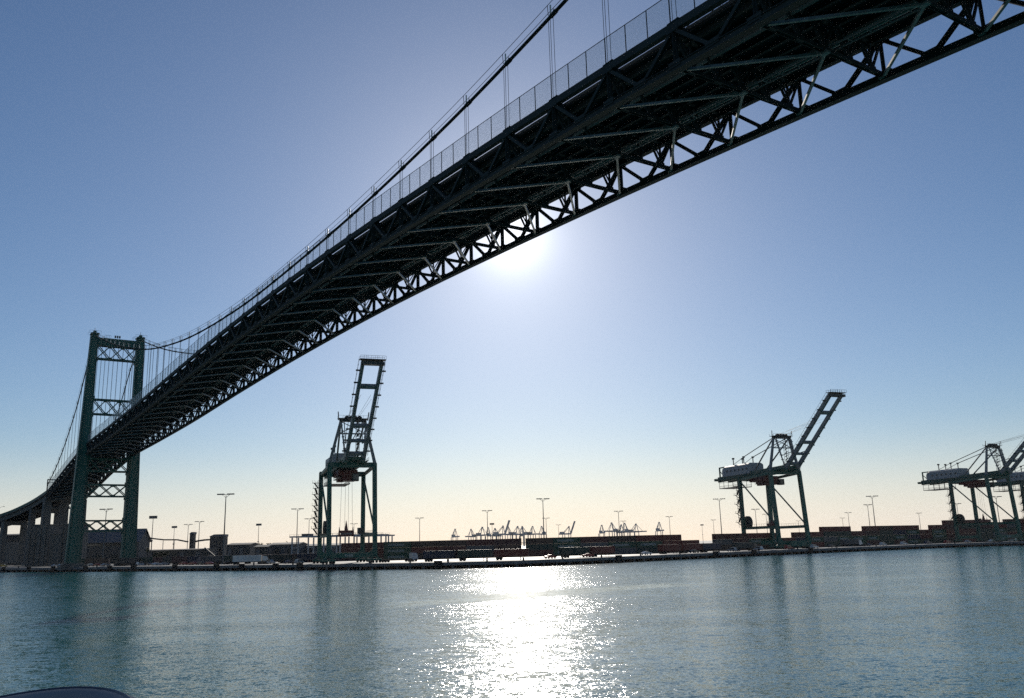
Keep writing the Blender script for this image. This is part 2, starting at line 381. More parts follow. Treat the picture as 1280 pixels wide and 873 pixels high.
# floor trusses, one per panel point
def floor_truss_mesh():
    f = MB(); V = lambda y, z: Vector((0, y * K, z * K))
    f.beam(V(-W + .25, -1.05), V(W - .25, -1.05), .5 * K, .5 * K)
    for o_ in (-.2, .2): f.beam(V(-W + .25, -DP + .45) + Vector((o_ * K, 0, 0)), V(W - .25, -DP + .45) + Vector((o_ * K, 0, 0)), .06 * K, .36 * K)
    f.beam(V(-W + .25, -DP + .45), V(W - .25, -DP + .45), .34 * K, .05 * K)
    nseg = 5; dy = (2 * W - .5) / nseg
    for k in range(nseg):
        y0 = -W + .25 + k * dy; ym = y0 + dy / 2; y1 = y0 + dy
        f.beam(V(y0, -1.2), V(ym, -DP + .5), .22 * K, .20 * K); f.beam(V(ym, -DP + .5), V(y1, -1.2), .22 * K, .20 * K)
        f.beam(V(ym, -DP + .5), V(ym, -1.2), .2 * K, .2 * K)
        f.beam(V(ym - .45, -DP + .6), V(ym + .45, -DP + .6), .36 * K, .6 * K)       # gusset
        # knee braces out of the lower gusset
        f.beam(V(ym - .1, -DP + 1.7), V(ym - dy * .36, -1.2), .14 * K, .14 * K)
        f.beam(V(ym + .1, -DP + 1.7), V(ym + dy * .36, -1.2), .14 * K, .14 * K)
    # bracket that carries the end of the sidewalk, closing the gap beside the top chord
    f.box((0, (-W + .75) * K, -.78 * K), (1.5 * K, 1.0 * K, .5 * K))
    return f
ftm = None
for s in PS:
    if ftm is None:
        o = floor_truss_mesh().build('floor_truss', M['green_dark'], bridge); ftm = o.data
    else: o = link('floor_truss', ftm, bridge)
    o.location = B(s, 0, hz(s))
# lower lateral bracing: K of pale tubes, water glints put into their colour
for i in range(1, len(PS)):
    s, sn = PS[i], PS[i - 1]; kz = MB()
    zz = lambda q: hz(q) - DP + .18
    apex = B(sn, 0, zz(sn) - .02)
    for side in (-1, 1):
        e = B(s, side * (W - .35), zz(s)); kz.beam(e + (apex - e) * .05, apex, .25 * K, .24 * K)
        kz.box(e, (.55 * K, .5 * K, .2 * K))
    kz.box(apex, (.8 * K, .5 * K, .22 * K))
    kz.build('lateral_brace', M['galv'], bridge)
# main cables
for side in (-1, 1):
    pts = [B(s, side * W, cz(s)) for s in [-122 + k * 4.0 for k in range(0, 31)] + [0.0] + [k * 5.0 for k in range(1, 92)]]
    c = MB().sweep(pts, .21 * K, 10).build('main_cable', M['cable'], bridge, smooth=True)
    for dy in (-.42, .42):
        MB().sweep([p + Vector((0, dy * K, 1.25 * K)) for p in pts], .035 * K, 5).build('hand_rope', M['cable'], c)
    for s in PS:
        if s > -118 and abs(s) > 3:
            p = B(s, side * W, cz(s)); q = B(s + 1.1, side * W, cz(s + 1.1)); cb = MB().tube(p, q, .27 * K, 8)
            for dy in (-.42, .42): cb.tube(p + Vector((0, dy * K * .8, 0)), p + Vector((0, dy * K, 1.3 * K)), .04 * K, 5)
            cb.build('cable_band', M['cable'], c); MB().tube(p + Vector((0, 0, .2)), p + Vector((0, 0, 1.45 * K)), .10 * K, 6).build('marker_lamp', M['white'], c)
for side in (-1, 1):
    for s in PS:
        if abs(s) < 3 or s < -112: continue
        zt, zb = cz(s), hz(s) + .05
        if zt - zb < .4: continue
        if side == 1 and s > 100 and s < 300: continue
        h = MB()
        for dx in (-.45, -.1, .45): h.tube(B(s + dx, side * W, zb), B(s + dx, side * W, zt), .03 * K, 5)
        h.box(B(s, side * W, zb + .12), (1.5 * K, .36 * K, .3 * K))
        h.build('suspender', M['cable'], bridge)
# safety fences
FH = 3.25
for side in (-1, 1):
    f = MB(); rail = MB()
    y = side * (W + .02)
    for i in range(len(PS) - 1):
        a, b_ = PS[i], PS[i + 1]
        f.add([B(a, y, hz(a) + .1), B(b_, y, hz(b_) + .1), B(b_, y, hz(b_) + FH), B(a, y, hz(a) + FH)], [(0, 1, 2, 3)])
        rail.beam(B(a, y, hz(a) + FH), B(b_, y, hz(b_) + FH), .05 * K, .06 * K)
        rail.beam(B(a, y, hz(a) + .12), B(b_, y, hz(b_) + .12), .2 * K, .2 * K)
    fo = f.build('safety_fence', M['mesh'], bridge); rail.build('rail', M['cable'], fo)
    nposts = 0; rest = MB(); post = None
    for i in range(len(PS) - 1):
        for k in range(3):
            s = PS[i] - (k + .12) * PAN / 3
            if nposts < 99 and i >= 8 and (side == -1):
                if post is None:
                    o = MB().beam((0, 0, 0), (0, 0, FH * K), .075 * K, .075 * K).build('post', M['cable'], fo); post = o.data
                else: o = link('post', post, fo)
                o.location = B(s, y, hz(s)); nposts += 1
            else: rest.beam(B(s, y, hz(s)), B(s, y, hz(s) + FH), .075 * K, .075 * K)
    if rest.v: rest.build('fence_posts', M['cable'], fo)['kind'] = 'stuff'
# tower
def leg_w(z): t = (z + 4) / 93.3; return 5.5 * (1 - t) + 2.9 * t
def leg_l(z): t = (z + 4) / 93.3; return 5.6 * (1 - t) + 4.0 * t
def leg_y(z): t = (z + 4) / 93.3; return 10.2 * (1 - t) + 8.95 * t
tw = MB()
for side in (-1, 1):
    y = side * leg_y(-4); tw.box(B(0, y, -4.1), (9 * K, 9.0 * K, 2.0 * K))
    tw.box(B(0, y, -3.0), (7.6 * K, 7.4 * K, .8 * K))
tower = tw.build('tower', M['concrete'], bridge)
for side in (-1, 1):
    g = MB()
    def sec(z, fw, fl):
        y = side * leg_y(z); a = leg_l(z) * fl / 2; b_ = leg_w(z) * fw / 2
        return [B(-a, y - b_, z), B(a, y - b_, z), B(a, y + b_, z), B(-a, y + b_, z)]
    zs = [-2.7, 15, 35, 55, 75, 89.3]
    g.strip([sec(z, 1.0, .72) for z in zs]); g.strip([sec(z, .66, 1.0) for z in [-2.65] + zs[1:-1] + [89.5]])
    g.build('tower_leg', M['green'], tower)
    t2 = MB(); y = side * leg_y(89.3)
    t2.box(B(0, y, 89.9), (4.3 * K, 3.1 * K, .5 * K)); t2.box(B(0, y, 90.6), (2.6 * K, 1.1 * K, 1.0 * K))
    t2.tube(B(0, y, 90.6), B(0, y, 92.6), .09 * K, 6)
    for a in (-2.2, 2.2):
        t2.beam(B(a, y - 2.2, 91), B(a, y + 2.2, 91), .08, .08)
        for b_ in (-2.2, -.8, .8, 2.2): t2.beam(B(a, y + b_, 89.8), B(a, y + b_, 91), .08, .08)
    t2.build('cable_saddle', M['green'], tower)
def strut(z0, z1, solid=False, nx=3):
    g = MB()
    for sx_ in (-1, 1):
        sx = sx_ * leg_l(z0) * .3
        ya, yb = leg_y((z0 + z1) / 2) - leg_w((z0 + z1) / 2) * .45, 0
        for z in (z0 + .3, z1 - .3): g.beam(B(sx, -ya, z), B(sx, ya, z), .5 * K, .55 * K)
        dy = 2 * ya / nx
        for k in range(nx):
            y0 = -ya + k * dy; y1 = y0 + dy
            g.beam(B(sx, y0, z0 + .3), B(sx, y1, z1 - .3), .3 * K, .34 * K); g.beam(B(sx + .3, y0, z1 - .3), B(sx + .3, y1, z0 + .3), .3 * K, .34 * K)
            for z, o_ in ((z0 + .62, 0), (z1 - .62, 0)):
                if k: g.box(B(sx, y0, z), (.56 * K, 1.5 * K, .7 * K))
        for e in (-1, 1):
            for z, q in ((z0 - .5, 1), (z1 + .5, -1)): g.box(B(sx, e * (ya - .1), z), (.5 * K, .9 * K, .9 * K))
    return g
strut(79.3, 85.6).build('portal_strut', M['green'], tower)
MB().box(B(0, 0, 86.9), (3.2 * K, 2 * (8.95 - 1.2) * K, 2.9 * K)).build('top_girder', M['green'], tower)
strut(56.2, 62.8).build('portal_strut', M['green'], tower)
strut(33.0, 38.5).build('portal_strut', M['green'], tower)
strut(23.0, 28.2).build('portal_strut', M['green'], tower)
strut(9.2, 14.0).build('portal_strut', M['green'], tower)
t3 = MB()
for y0 in (-5.2, 5.5):
    for k in range(5): t3.beam(B(1.4, y0 + k * .6, 88.3), B(1.4, y0 + k * .6, 89.6), .08, .08)
    t3.beam(B(1.4, y0, 89.6), B(1.4, y0 + 2.4, 89.6), .08, .1)
t3.build('railing', M['cable'], tower)
t4 = MB()
for k in range(3): t4.box(B(0, -.9 + k * .85, 89.6), (.5 * K, .6 * K, 1.0 * K)); t4.beam(B(0, -.9 + k * .85, 88.2), B(0, -.9 + k * .85, 89.2), .1, .1)
t4.build('beacon', M['lampgrey'], tower)

# ------------------------------------------------------------------ approach viaduct
def catmull(P, n=6):
    out = []
    for i in range(len(P) - 1):
        p0, p1, p2, p3 = P[max(i - 1, 0)], P[i], P[i + 1], P[min(i + 2, len(P) - 1)]
        for k in range(n):
            t = k / n
            out.append(.5 * ((2 * p1) + (p2 - p0) * t + (2 * p0 - 5 * p1 + 4 * p2 - p3) * t * t + (3 * p1 - p0 - 3 * p2 + p3) * t ** 3))
    out.append(P[-1]); return out
Baxis = Vector((math.cos(AZ), math.sin(AZ), 0)); Bn = Vector((-math.sin(AZ), math.cos(AZ), 0))
def Bw(s, w_, z): return BT + Baxis * s * K + Bn * w_ * K + Vector((0, 0, z * K + EYE))
pe = Bw(-120.5, 0, 0)
vp = [Bw(S_END + .1, 0, hz(S_END)), Vector((-254 * K, 486 * K, 28.2 * K + EYE)), Vector((-279 * K, 502 * K, 22.8 * K + EYE)), Vector((-310 * K, 511 * K, 18.0 * K + EYE)), Vector((-350 * K, 515 * K, 14.5 * K + EYE)), Vector((-410 * K, 512 * K, 11 * K + EYE))]
vpath = catmull(vp)
vroot = empty('approach_viaduct', (vp[0].x, vp[0].y, LAND))
tag(vroot, 'dark curved approach viaduct on concrete piers descending to the left edge', 'viaduct')
def vsec(prof, off=Vector((0, 0, 0))):
    secs = []
    for i, p in enumerate(vpath):
        t = (vpath[min(i + 1, len(vpath) - 1)] - vpath[max(i - 1, 0)]); t.z = 0; t.normalize(); nn = Vector((t.y, -t.x, 0)) * -1
        secs.append([p + nn * a * K + Vector((0, 0, b_ * K)) - vroot.location for a, b_ in prof])
    return secs
MB().strip(vsec([(-W, -.7), (-W, -.1), (W, -.1), (W, -.7)])).build('deck', M['concrete'], vroot)
for sg in (-1, 1): MB().strip(vsec([(sg * W, -.1), (sg * W, 1.0), (sg * (W - .25), 1.0), (sg * (W - .25), -.1)])).build('parapet', M['green'], vroot)
for y in (-7.6, -3.8, 0, 3.8, 7.6): MB().strip(vsec([(y - .25, -2.9), (y - .25, -.72), (y + .25, -.72), (y + .25, -2.9)])).build('girder', M['concrete'] if y > 7 or y < -7 else M['green_dark'], vroot)
def pier(idx, cols, arch=False, wd=3.6):
    p = vpath[idx]; t = (vpath[min(idx + 1, len(vpath) - 1)] - vpath[max(idx - 1, 0)]); t.z = 0; t.normalize(); nn = Vector((t.y, -t.x, 0)) * -1
    g = MB(); top = p.z - 2.95 * K
    for c in cols:
        q = p + nn * c * K; a = Vector((q.x, q.y, LAND)) - vroot.location; b_ = Vector((q.x, q.y, top - 1.2)) - vroot.location
        g.beam(a, b_, wd * 1.15, wd * 1.1, up=t, w2=wd * .92, h2=wd * .9)
        g.box((a.x, a.y, .9), (wd * 1.7, wd * 1.7, 1.8), math.atan2(nn.y, nn.x))
    l_, r_ = p + nn * (min(cols) - 1.2) * K, p + nn * (max(cols) + 1.2) * K
    g.beam(Vector((l_.x, l_.y, top - 1.3)) - vroot.location, Vector((r_.x, r_.y, top - 1.3)) - vroot.location, wd * 1.05, 2.6)
    if arch:                                         # haunches that round the portal opening
        cs = sorted(cols)
        for i in range(len(cs) - 1):
            for k in range(5):
                fr = (1 - (k / 5) ** 2) ** .5; ln = (cs[i + 1] - cs[i]) * .5
                for e, sg in ((cs[i], 1), (cs[i + 1], -1)):
                    c0 = p + nn * e * K; c1 = p + nn * (e + sg * ln * (1 - fr) * 1.6 + sg * .8) * K
                    z = top - 2.6 - k * .9
                    g.beam(Vector((c0.x, c0.y, z - .4)) - vroot.location, Vector((c1.x, c1.y, z - .4)) - vroot.location, wd * .9, .9)
    return g.build('pier', M['concrete'], vroot)
pier(0, (-8.4, 0.2, 8.4), True, 4.6)
pier(6, (-6.5, 6.5), False, 3.4); pier(12, (-6, 6), False, 3.3); pier(18, (-6, 6), False, 3.0); pier(24, (-5.5, 5.5), False, 3.0)
# sign gantry frame on the cable bent
g = MB()
for y in (-W - .4, -W + 4.5): g.beam(Bw(-118, y, hz(-118)) - vroot.location, Bw(-118, y, hz(-118) + 5.6) - vroot.location, .5, .5)
g.beam(Bw(-118, -W - .6, hz(-118) + 5.6) - vroot.location, Bw(-118, W, hz(-118) + 5.6) - vroot.location, .5, .6)
g.beam(Bw(-118, -W - .6, hz(-118) + 4.2) - vroot.location, Bw(-118, W, hz(-118) + 4.2) - vroot.location, .3, .3)
g.build('gantry_frame', M['green_dark'], vroot)
# anchorage blocks
def block_thing(name, px0, px1, ytop, depth, dz, label, cat, mt, roof=None):
    a = on_ground(px0, depth, LAND); b_ = on_ground(px1, depth, LAND); top = at((px0 + px1) / 2, ytop, depth).z
    c = (a + b_) / 2; r = empty(name, (c.x, c.y + dz / 2, LAND)); wdt = (b_ - a).length
    tag(r, label, cat); g = MB(); g.box((0, 0, (top - LAND) / 2), (wdt, dz, top - LAND)); g.build('wall', mt, r)
    return r, wdt, top - LAND
r_, wd_, ht_ = block_thing('anchorage_block', 31, 57, 657, 520, 18, 'blank grey concrete anchorage block under the left end of the bridge', 'concrete block', M['concrete'])
MB().box((0, 0, ht_ + .25), (wd_ + 1, 19, .5)).build('coping', M['concrete'], r_)
for k in range(4): MB().box((-wd_ / 2 + (k + .5) * wd_ / 4, -9.3, ht_ / 2), (.5, .5, ht_ - .6)).build('pilaster', M['concrete'], r_)
r_, wd_, ht_ = block_thing('anchorage_block', 73, 90, 656, 505, 16, 'concrete block with vertical ribs just left of the tower leg', 'concrete block', M['concrete'])
MB().box((0, 0, ht_ + .25), (wd_ + 1, 17, .5)).build('coping', M['concrete'], r_)
for k in range(4): MB().box((-wd_ / 2 + (k + .5) * wd_ / 4, -8.3, ht_ / 2), (.5, .5, ht_ - .6)).build('pilaster', M['concrete'], r_)
r_, wd_, ht_ = block_thing('pier_footing', 60, 73, 668, 512, 12, 'low dark concrete footing between the two anchorage blocks', 'concrete block', M['concrete'])
MB().box((0, 0, ht_ + .2), (wd_ + .8, 13, .4)).build('coping', M['concrete'], r_)

# ------------------------------------------------------------------ quay cranes
G, S_, ZL, ZW, ZA, WA, OH, LB, ANG, BW, BR = 25.75, 16.76, 36.9, 38.4, 54.4, 4.56, 4.6, 45.8, .70, 3.22, 25.6
def quay_crane(detail=True):
    root = empty('quay_crane', (0, 0, 0))
    z0 = 0.0; zl, zw, za = ZL - LAND, ZW - LAND, ZA - LAND; bw = BW
    for (x, y, dx, top) in ((0, -S_ / 2, 0, zl), (0, S_ / 2, 0, zl), (G, -S_ / 2, 1.0, zw), (G, S_ / 2, 1.0, zw)):
        g = MB(); g.beam((x + dx * 1.3, y, 2.6), (x - dx, y, top), 1.42, 1.65, up=(1, 0, 0), w2=1.3, h2=1.5)
        for sg in (-1, 1): g.beam((x + dx * 1.3 + sg * .84, y, 2.6), (x - dx + sg * .77, y, top), 1.5, .06, up=(1, 0, 0))
        lg = g.build('leg', M['crane'], root)
        b = MB()
        for k in (-1.9, -.65, .65, 1.9):
            b.tube((x + dx * 1.3 - .3, y + k, .5), (x + dx * 1.3 + .3, y + k, .5), .5, 12)
        b.build('wheels', M['black'], lg)
        b = MB(); b.box((x + dx * 1.3, y, 1.15), (.9, 5.2, .7)); b.beam((x + dx * 1.3, y - 1.6, 1.4), (x + dx * 1.3, y, 2.8), .7, .7); b.beam((x + dx * 1.3, y + 1.6, 1.4), (x + dx * 1.3, y, 2.8), .7, .7)
        b.build('bogie', M['crane'], lg)
    for x, dx in ((0, 0), (G, 1.3)):                       # sill beams with rounded ends
        g = MB(); g.beam((x + dx, -S_ / 2, 2.9), (x + dx, S_ / 2, 2.9), 1.2, 1.7)
        for sg in (-1, 1):
            for k in range(6):
                t = k / 6; g.beam((x + dx, sg * (S_ / 2 - .4 - 2.6 * (1 - t) * 0), 3.6 + k * .45), (x + dx, sg * (S_ / 2 - .4 - 2.8 * (1 - math.sqrt(max(0, 1 - (1 - t) ** 2)))), 3.6 + k * .45), 1.1, .5)
        sb = g.build('sill_beam', M['crane'], root)
        if x > 0:                                          # pale lettering blocks
            tm = text_mesh('EVER', 1.3); o = link('lettering', tm, sb); o.rotation_euler = (math.pi / 2, 0, math.pi / 2); o.location = (G + dx + .66, -2.6, 2.4)
    for sg in (-1, 1):                                     # portal ties and side diagonals
        y = sg * S_ / 2
        g = MB(); g.beam((0, y, 10.2), (G + .7, y, 10.2), .8, 1.3)
        g.build('portal_tie', M['crane'], root)
        g = MB(); g.tube((0, y, zl - 1.5), (G + .4, y, 11.2), .36, 8); g.build('diagonal_brace', M['crane'], root)
        g = MB()
        for k in range(14): g.beam((1.5 + k * 1.8, y + sg * .9, 10.8), (1.5 + k * 1.8, y + sg * .9, 11.9), .06, .06)
        g.beam((1.5, y + sg * .9, 11.9), (G - 1, y + sg * .9, 11.9), .07, .07); g.beam((1, y + sg * .8, 10.8), (G - .6, y + sg * .8, 10.8), .9, .08)
        g.build('walkway', M['crane_dark'], root)
        g = MB(); g.beam((0, y, zl - .9), (G, y, zw - .9), .8, 1.2); g.build('portal_beam', M['crane'], root)
    for x, z in ((0, zl - .6), (G - 1, zw - .7)):
        MB().beam((x, -S_ / 2 - .6, z), (x, S_ / 2 + .6, z), 1.3, 1.9).build('cross_beam', M['crane'], root)
    # main girder pair
    g = MB(); zg = lambda x: zl + .9 + (zw - zl) * (x + BR) / (G + BR)
    for sg in (-1, 1):
        g.beam((-BR, sg * bw, zg(-BR)), (G + OH, sg * bw, zg(G + OH)), 1.3, 2.7)
        g.beam((-BR, sg * (bw + 1.5), zg(-BR) - .6), (G + OH, sg * (bw + 1.5), zg(G + OH) - .6), 1.0, .12)
    for k in range(9): x = -BR + .8 + k * (G + OH + BR - 1.6) / 8; g.beam((x, -bw, zg(x) + .3), (x, bw, zg(x) + .3), .6, 1.0)
    gd = g.build('main_girder', M['crane'], root)
    g = MB()
    for sg in (-1, 1):
        for k in range(27): x = -BR + k * 2.15; g.beam((x, sg * (bw + 2.0), zg(x) - .6), (x, sg * (bw + 2.0), zg(x) + .6), .07, .07)
        for h in (0, .6): g.beam((-BR, sg * (bw + 2.0), zg(-BR) + h), (G + OH, sg * (bw + 2.0), zg(G + OH) + h), .07, .07)
    g.build('handrail', M['crane_dark'], gd)
    # rear service platform hanging under the girder
    g = MB(); zp = zl - 3.8
    for z, th in ((zp, .35), (zp + 1.2, .1), (zp + 2.9, .12)):
        for sg in (-1, 1): g.beam((-BR + 1.5, sg * 4.2, z), (-8, sg * 4.2, z), th, th)
    for x in (-BR + 1.5, -20, -16, -12, -8):
        for sg in (-1, 1): g.beam((x, sg * 4.2, zp), (x, sg * 4.2, zl), .16, .16)
    for k in range(18):
        x = -BR + 1.5 + k * .92
        for sg in (-1, 1): g.beam((x, sg * 4.2, zp), (x, sg * 4.2, zp + 1.2), .06, .06)
    g.box((-16.3, 0, zp - .05), (16, 8.6, .12)); g.build('service_platform', M['crane_dark'], root)
    g = MB(); g.beam((-BR - 1.2, -5, zg(-BR)), (-BR - 1.2, 5, zg(-BR)), 1.2, 1.2); g.beam((-BR + 1, -3, zg(-BR) + 1), (-BR + 1, -3, zg(-BR) + 6.4), .6, .6); g.beam((-BR + 1, 3, zg(-BR) + 1), (-BR + 1, 3, zg(-BR) + 6.4), .6, .6)
    g.beam((-BR + 1, -3, zg(-BR) + 6.2), (-BR + 8, -3, zg(-BR) + 6.2), .5, .6); g.beam((-BR + 1, 3, zg(-BR) + 6.2), (-BR + 8, 3, zg(-BR) + 6.2), .5, .6)
    g.beam((-BR + 1.2, -3, zg(-BR) + 4.5), (-BR + 5, -3, zg(-BR) + 1.2), .3, .3); g.build('rear_frame', M['crane'], root)
    # machinery house
    secs = []
    for x, f in ((-21, .62), (-20.2, .86), (-18.6, 1), (2.5, 1), (3.0, .96)):
        hh = 5.4 * f; secs.append([Vector((x, -4.4 * (.8 + .2 * f), zl + 2.1)), Vector((x, -4.4 * (.8 + .2 * f), zl + 2.1 + hh * .86)), Vector((x, -3.4, zl + 2.1 + hh)), Vector((x, 3.4, zl + 2.1 + hh)), Vector((x, 4.4 * (.8 + .2 * f), zl + 2.1 + hh * .86)), Vector((x, 4.4 * (.8 + .2 * f), zl + 2.1))])
    hs_ = MB().strip(secs).build('machinery_house', M['house'], root)
    g = MB()
    for k in range(6): g.box((-16 + k * 3.4, -4.42, zl + 4.6), (1.2, .1, 1.0)); g.box((-16 + k * 3.4, 4.42, zl + 4.6), (1.2, .1, 1.0))
    g.build('louvres', M['crane_dark'], hs_)
    for x in (-12, -3):
        for y in (-2.8, 2.8):
            g = MB(); g.beam((x, y, zl + 7.4), (x, y, zl + 10.6), .35, .35); g.box((x, y, zl + 10.8), (1.0, .9, .8)); g.build('stay_post', M['crane_dark'], root)
    # dark machinery slung below the girders
    g = MB(); g.box((8, 0, zl - 1.2), (13, 7.4, 2.2)); g.box((12.5, .6, zl - 2.9), (7, 5.0, 2.8)); g.box((9, -2.2, zl - 3.3), (4, 2.4, 2.2)); g.box((3, 1.5, zl - 2.6), (3, 3, 1.4))
    tr = g.build('trolley', M['red'], root)
    g = MB(); g.box((18.3, 2.2, zl - 3.3), (2.6, 2.4, 2.8)); cb_ = g.build('operator_cab', M['crane_dark'], root)
    MB().box((19.65, 2.2, zl - 3.2), (.1, 2.2, 1.9)).build('window', M['glass'], cb_)
    g = MB(); g.beam((7, -4, zl - 3.6), (21, -4, zl - 3.6), 1.0, .15); g.beam((7, -4.5, zl - 2.5), (21, -4.5, zl - 2.5), .07, .07)
    for k in range(8): g.beam((7 + 2 * k, -4.5, zl - 3.6), (7 + 2 * k, -4.5, zl - 1.0 if k % 3 == 0 else zl - 2.5), .09, .09)
    g.build('catwalk', M['crane_dark'], root)
    # spreader on its ropes
    zs_ = 10.2
    g = MB(); g.box((12, 0, zs_), (1.2, 6.0, .7)); g.box((12, 0, zs_ + 1.4), (1.8, 5.4, .9)); g.beam((12, -2.6, zs_), (12, -2.6, zs_ + 3.2), .8, .6, w2=.1, h2=.1); g.beam((12, 2.6, zs_), (12, 2.6, zs_ + 3.2), .8, .6, w2=.1, h2=.1); g.beam((12, 0, zs_ + 1), (12, 0, zs_ + 5.6), 1.5, 1.6, w2=.1, h2=.1)
    sp_ = g.build('spreader', M['red'], root)
    g = MB()
    for y in (-2.4, -.6, .8, 2.4): g.tube((12, y, zs_ + 1.8), (12, y * .8, zl - 2), .05, 4)
    g.build('hoist_rope', M['crane_dark'], root)
    # A-frame
    for sg in (-1, 1):
        g = MB(); g.beam((G - .8, sg * S_ / 2, zw), (G - 1.0, sg * WA, za), 1.1, 1.1, up=(1, 0, 0), w2=.8, h2=.8); g.build('apex_post', M['crane_boom'], root)
        g = MB(); g.tube((G - 1, sg * WA, za), (5.5, sg * bw, zg(5.5) + 1), .36, 8)
        g.build('back_brace', M['crane_boom'], root)
        g = MB(); g.tube((G - 1.2, sg * (WA - .6), za + .2), (-3, sg * 2.8, zl + 10.8), .2, 6); g.tube((-3, sg * 2.8, zl + 10.8), (-12, sg * 2.8, zl + 10.2 - 2.4), .12, 6); g.build('backstay', M['crane_dark'], root)
        g = MB(); g.tube((G + .4, sg * WA, za - 1), (G + OH - .5, sg * (bw + .2), zw + 1.6), .3, 8)
        for k in range(6): t = k / 6; p = Vector((G + .4, sg * WA, za - 1)).lerp(Vector((G + OH - .5, sg * (bw + .2), zw + 1.6)), t + .08); g.box(p, (1.2, .8, .3))
        g.build('front_brace', M['crane_boom'], root)
    g = MB(); g.beam((G - 1, -WA - .5, za), (G - 1, WA + .5, za), 1.5, 1.1); g.box((G - 1, 0, za + .62), (3.4, 2 * WA + 2.2, .14))
    for k in range(7): y = -WA - 1 + k * (2 * WA + 2) / 6; g.beam((G + .6, y, za + .6), (G + .6, y, za + 1.7), .08, .08); g.beam((G - 2.6, y, za + .6), (G - 2.6, y, za + 1.7), .08, .08)
    for y in (-WA - .8, WA + 1.0): g.beam((G - 1, y, za), (G - .4, y * 1.06, za + 3.2), .3, .3)
    g.beam((G + .6, -WA - 1, za + 1.7), (G + .6, WA + 1, za + 1.7), .08, .08)
    ap = g.build('apex_platform', M['crane_dark'], root)
    g = MB()
    for k, y in enumerate((-2.4, -.8, .8, 2.4)): g.tube((G - 1.4, y, za + .9), (G - .2, y, za + .9), .85, 14)
    g.build('sheave', M['crane_dark'], ap)
    g = MB(); g.beam((G - 1, -WA * 1.15, za - 5), (G - 1, WA * 1.15, za - 5), .5, .5); g.tube((G - 1, -WA * 1.15, za - 5), (G - 1, WA, za - .5), .16, 6); g.tube((G - 1, WA * 1.15, za - 5), (G - 1, -WA, za - .5), .16, 6)
    g.build('apex_bracing', M['crane_boom'], root)
    # ladder tower between girder and apex
    g = MB()
    for y in (1.2, 2.4):
        g.beam((G - 1.5, y, zw + 1.5), (G - 1.5, y, za - .4), .12, .12); g.beam((G + .2, y, zw + 1.5), (G + .2, y, za - .4), .12, .12)
    for k in range(9): z = zw + 2 + k * 1.6; g.beam((G - 1.5, 1.2, z), (G - 1.5, 2.4, z), .12, .1); g.beam((G - 1.5, 1.8, z), (G + .2, 1.8, z + .8), .7, .08)
    g.build('ladder', M['crane_dark'], root)
    # raised boom
    H0 = Vector((G + OH, 0, zw + 1.0)); bd = Vector((math.cos(ANG), 0, math.sin(ANG))); bn = Vector((-math.sin(ANG), 0, math.cos(ANG)))
    g = MB()
    for sg in (-1, 1):
        o_ = Vector((0, sg * bw, 0)); g.beam(H0 + o_, H0 + o_ + bd * LB, 1.15, 1.9, up=bn, w2=1.05, h2=1.5)
        g.beam(H0 + o_ + bn * -.95 + Vector((0, -sg * .3, 0)), H0 + o_ + bd * LB - bn * .8 + Vector((0, -sg * .3, 0)), .35, .35, up=bn)
    for f, th in ((.06, 1.2), (.2, .8), (.36, 1.2), (.76, 1.5), (.985, 1.4)): g.beam(H0 + bd * LB * f - Vector((0, bw, 0)), H0 + bd * LB * f + Vector((0, bw, 0)), th, 1.1, up=bn)
    bm = g.build('boom', M['crane_boom'], root)
    g = MB()
    for sg in (-1, 1):
        o_ = Vector((0, sg * (bw + 1.3), 0))
        for h in (0, 1.1): g.beam(H0 + o_ + bn * (.2 + h) + bd * 1.5, H0 + o_ + bd * LB + bn * (.2 + h), .08, .08, up=bn)
        for k in range(22): p = H0 + o_ + bd * (1.5 + k * (LB - 1.5) / 21); g.beam(p + bn * .2, p + bn * 1.3, .07, .07, up=bd)
        for k in range(8): p = H0 + Vector((0, sg * (bw + .3), 0)) + bd * (4 + k * 5.4); g.box(p + Vector((0, sg * .9, 0)), (.5, 1.4, .5))
    g.build('boom_walkway', M['crane_dark'], bm)
    g = MB(); tp = H0 + bd * (LB + .4)
    g.box(tp + Vector((0, 0, .3)), (2.4, 2 * bw + 2.4, .25)); g.box(tp + Vector((.2, 0, -1.0)), (1.8, 2 * bw + 1.5, 1.1))
    for k in range(8): y = -bw - 1.1 + k * (2 * bw + 2.2) / 7; g.beam(tp + Vector((1.5, y, .3)), tp + Vector((1.5, y, 1.5)), .08, .08); g.beam(tp + Vector((-1.5, y, .3)), tp + Vector((-1.5, y, 1.5 + (k % 3) * .3)), .08, .08)
    g.beam(tp + Vector((1.5, -bw - 1.1, 1.5)), tp + Vector((1.5, bw + 1.1, 1.5)), .08, .08); g.beam(tp + Vector((-1.5, -bw - 1.1, 1.5)), tp + Vector((-1.5, bw + 1.1, 1.5)), .08, .08)
    g.build('boom_tip_platform', M['crane_dark'], bm)
    g = MB()
    for y in (-2.2, -1.7, 1.7, 2.2): g.tube((G - .6, y, za + 1.4), H0 + bd * LB * (.62 if abs(y) > 2 else .66) + Vector((0, y, 0)) + bn * .9, .05, 4)
    g.build('boom_hoist_rope', M['crane_dark'], root)
    g = MB()
    for sg in (-1, 1):
        a = Vector((G - .6, sg * 3.4, za - .2)); b_ = Vector((G + 2.0, sg * 3.1, zw + 7)); c_ = H0 + bd * LB * .22 + Vector((0, sg * 3.1, 0)) + bn; g.tube(a, b_, .18, 6); g.tube(b_, c_, .18, 6)
    g.build('forestay_link', M['crane_boom'], root)
    # stair tower on the first landside leg
    g = MB(); nst = 9
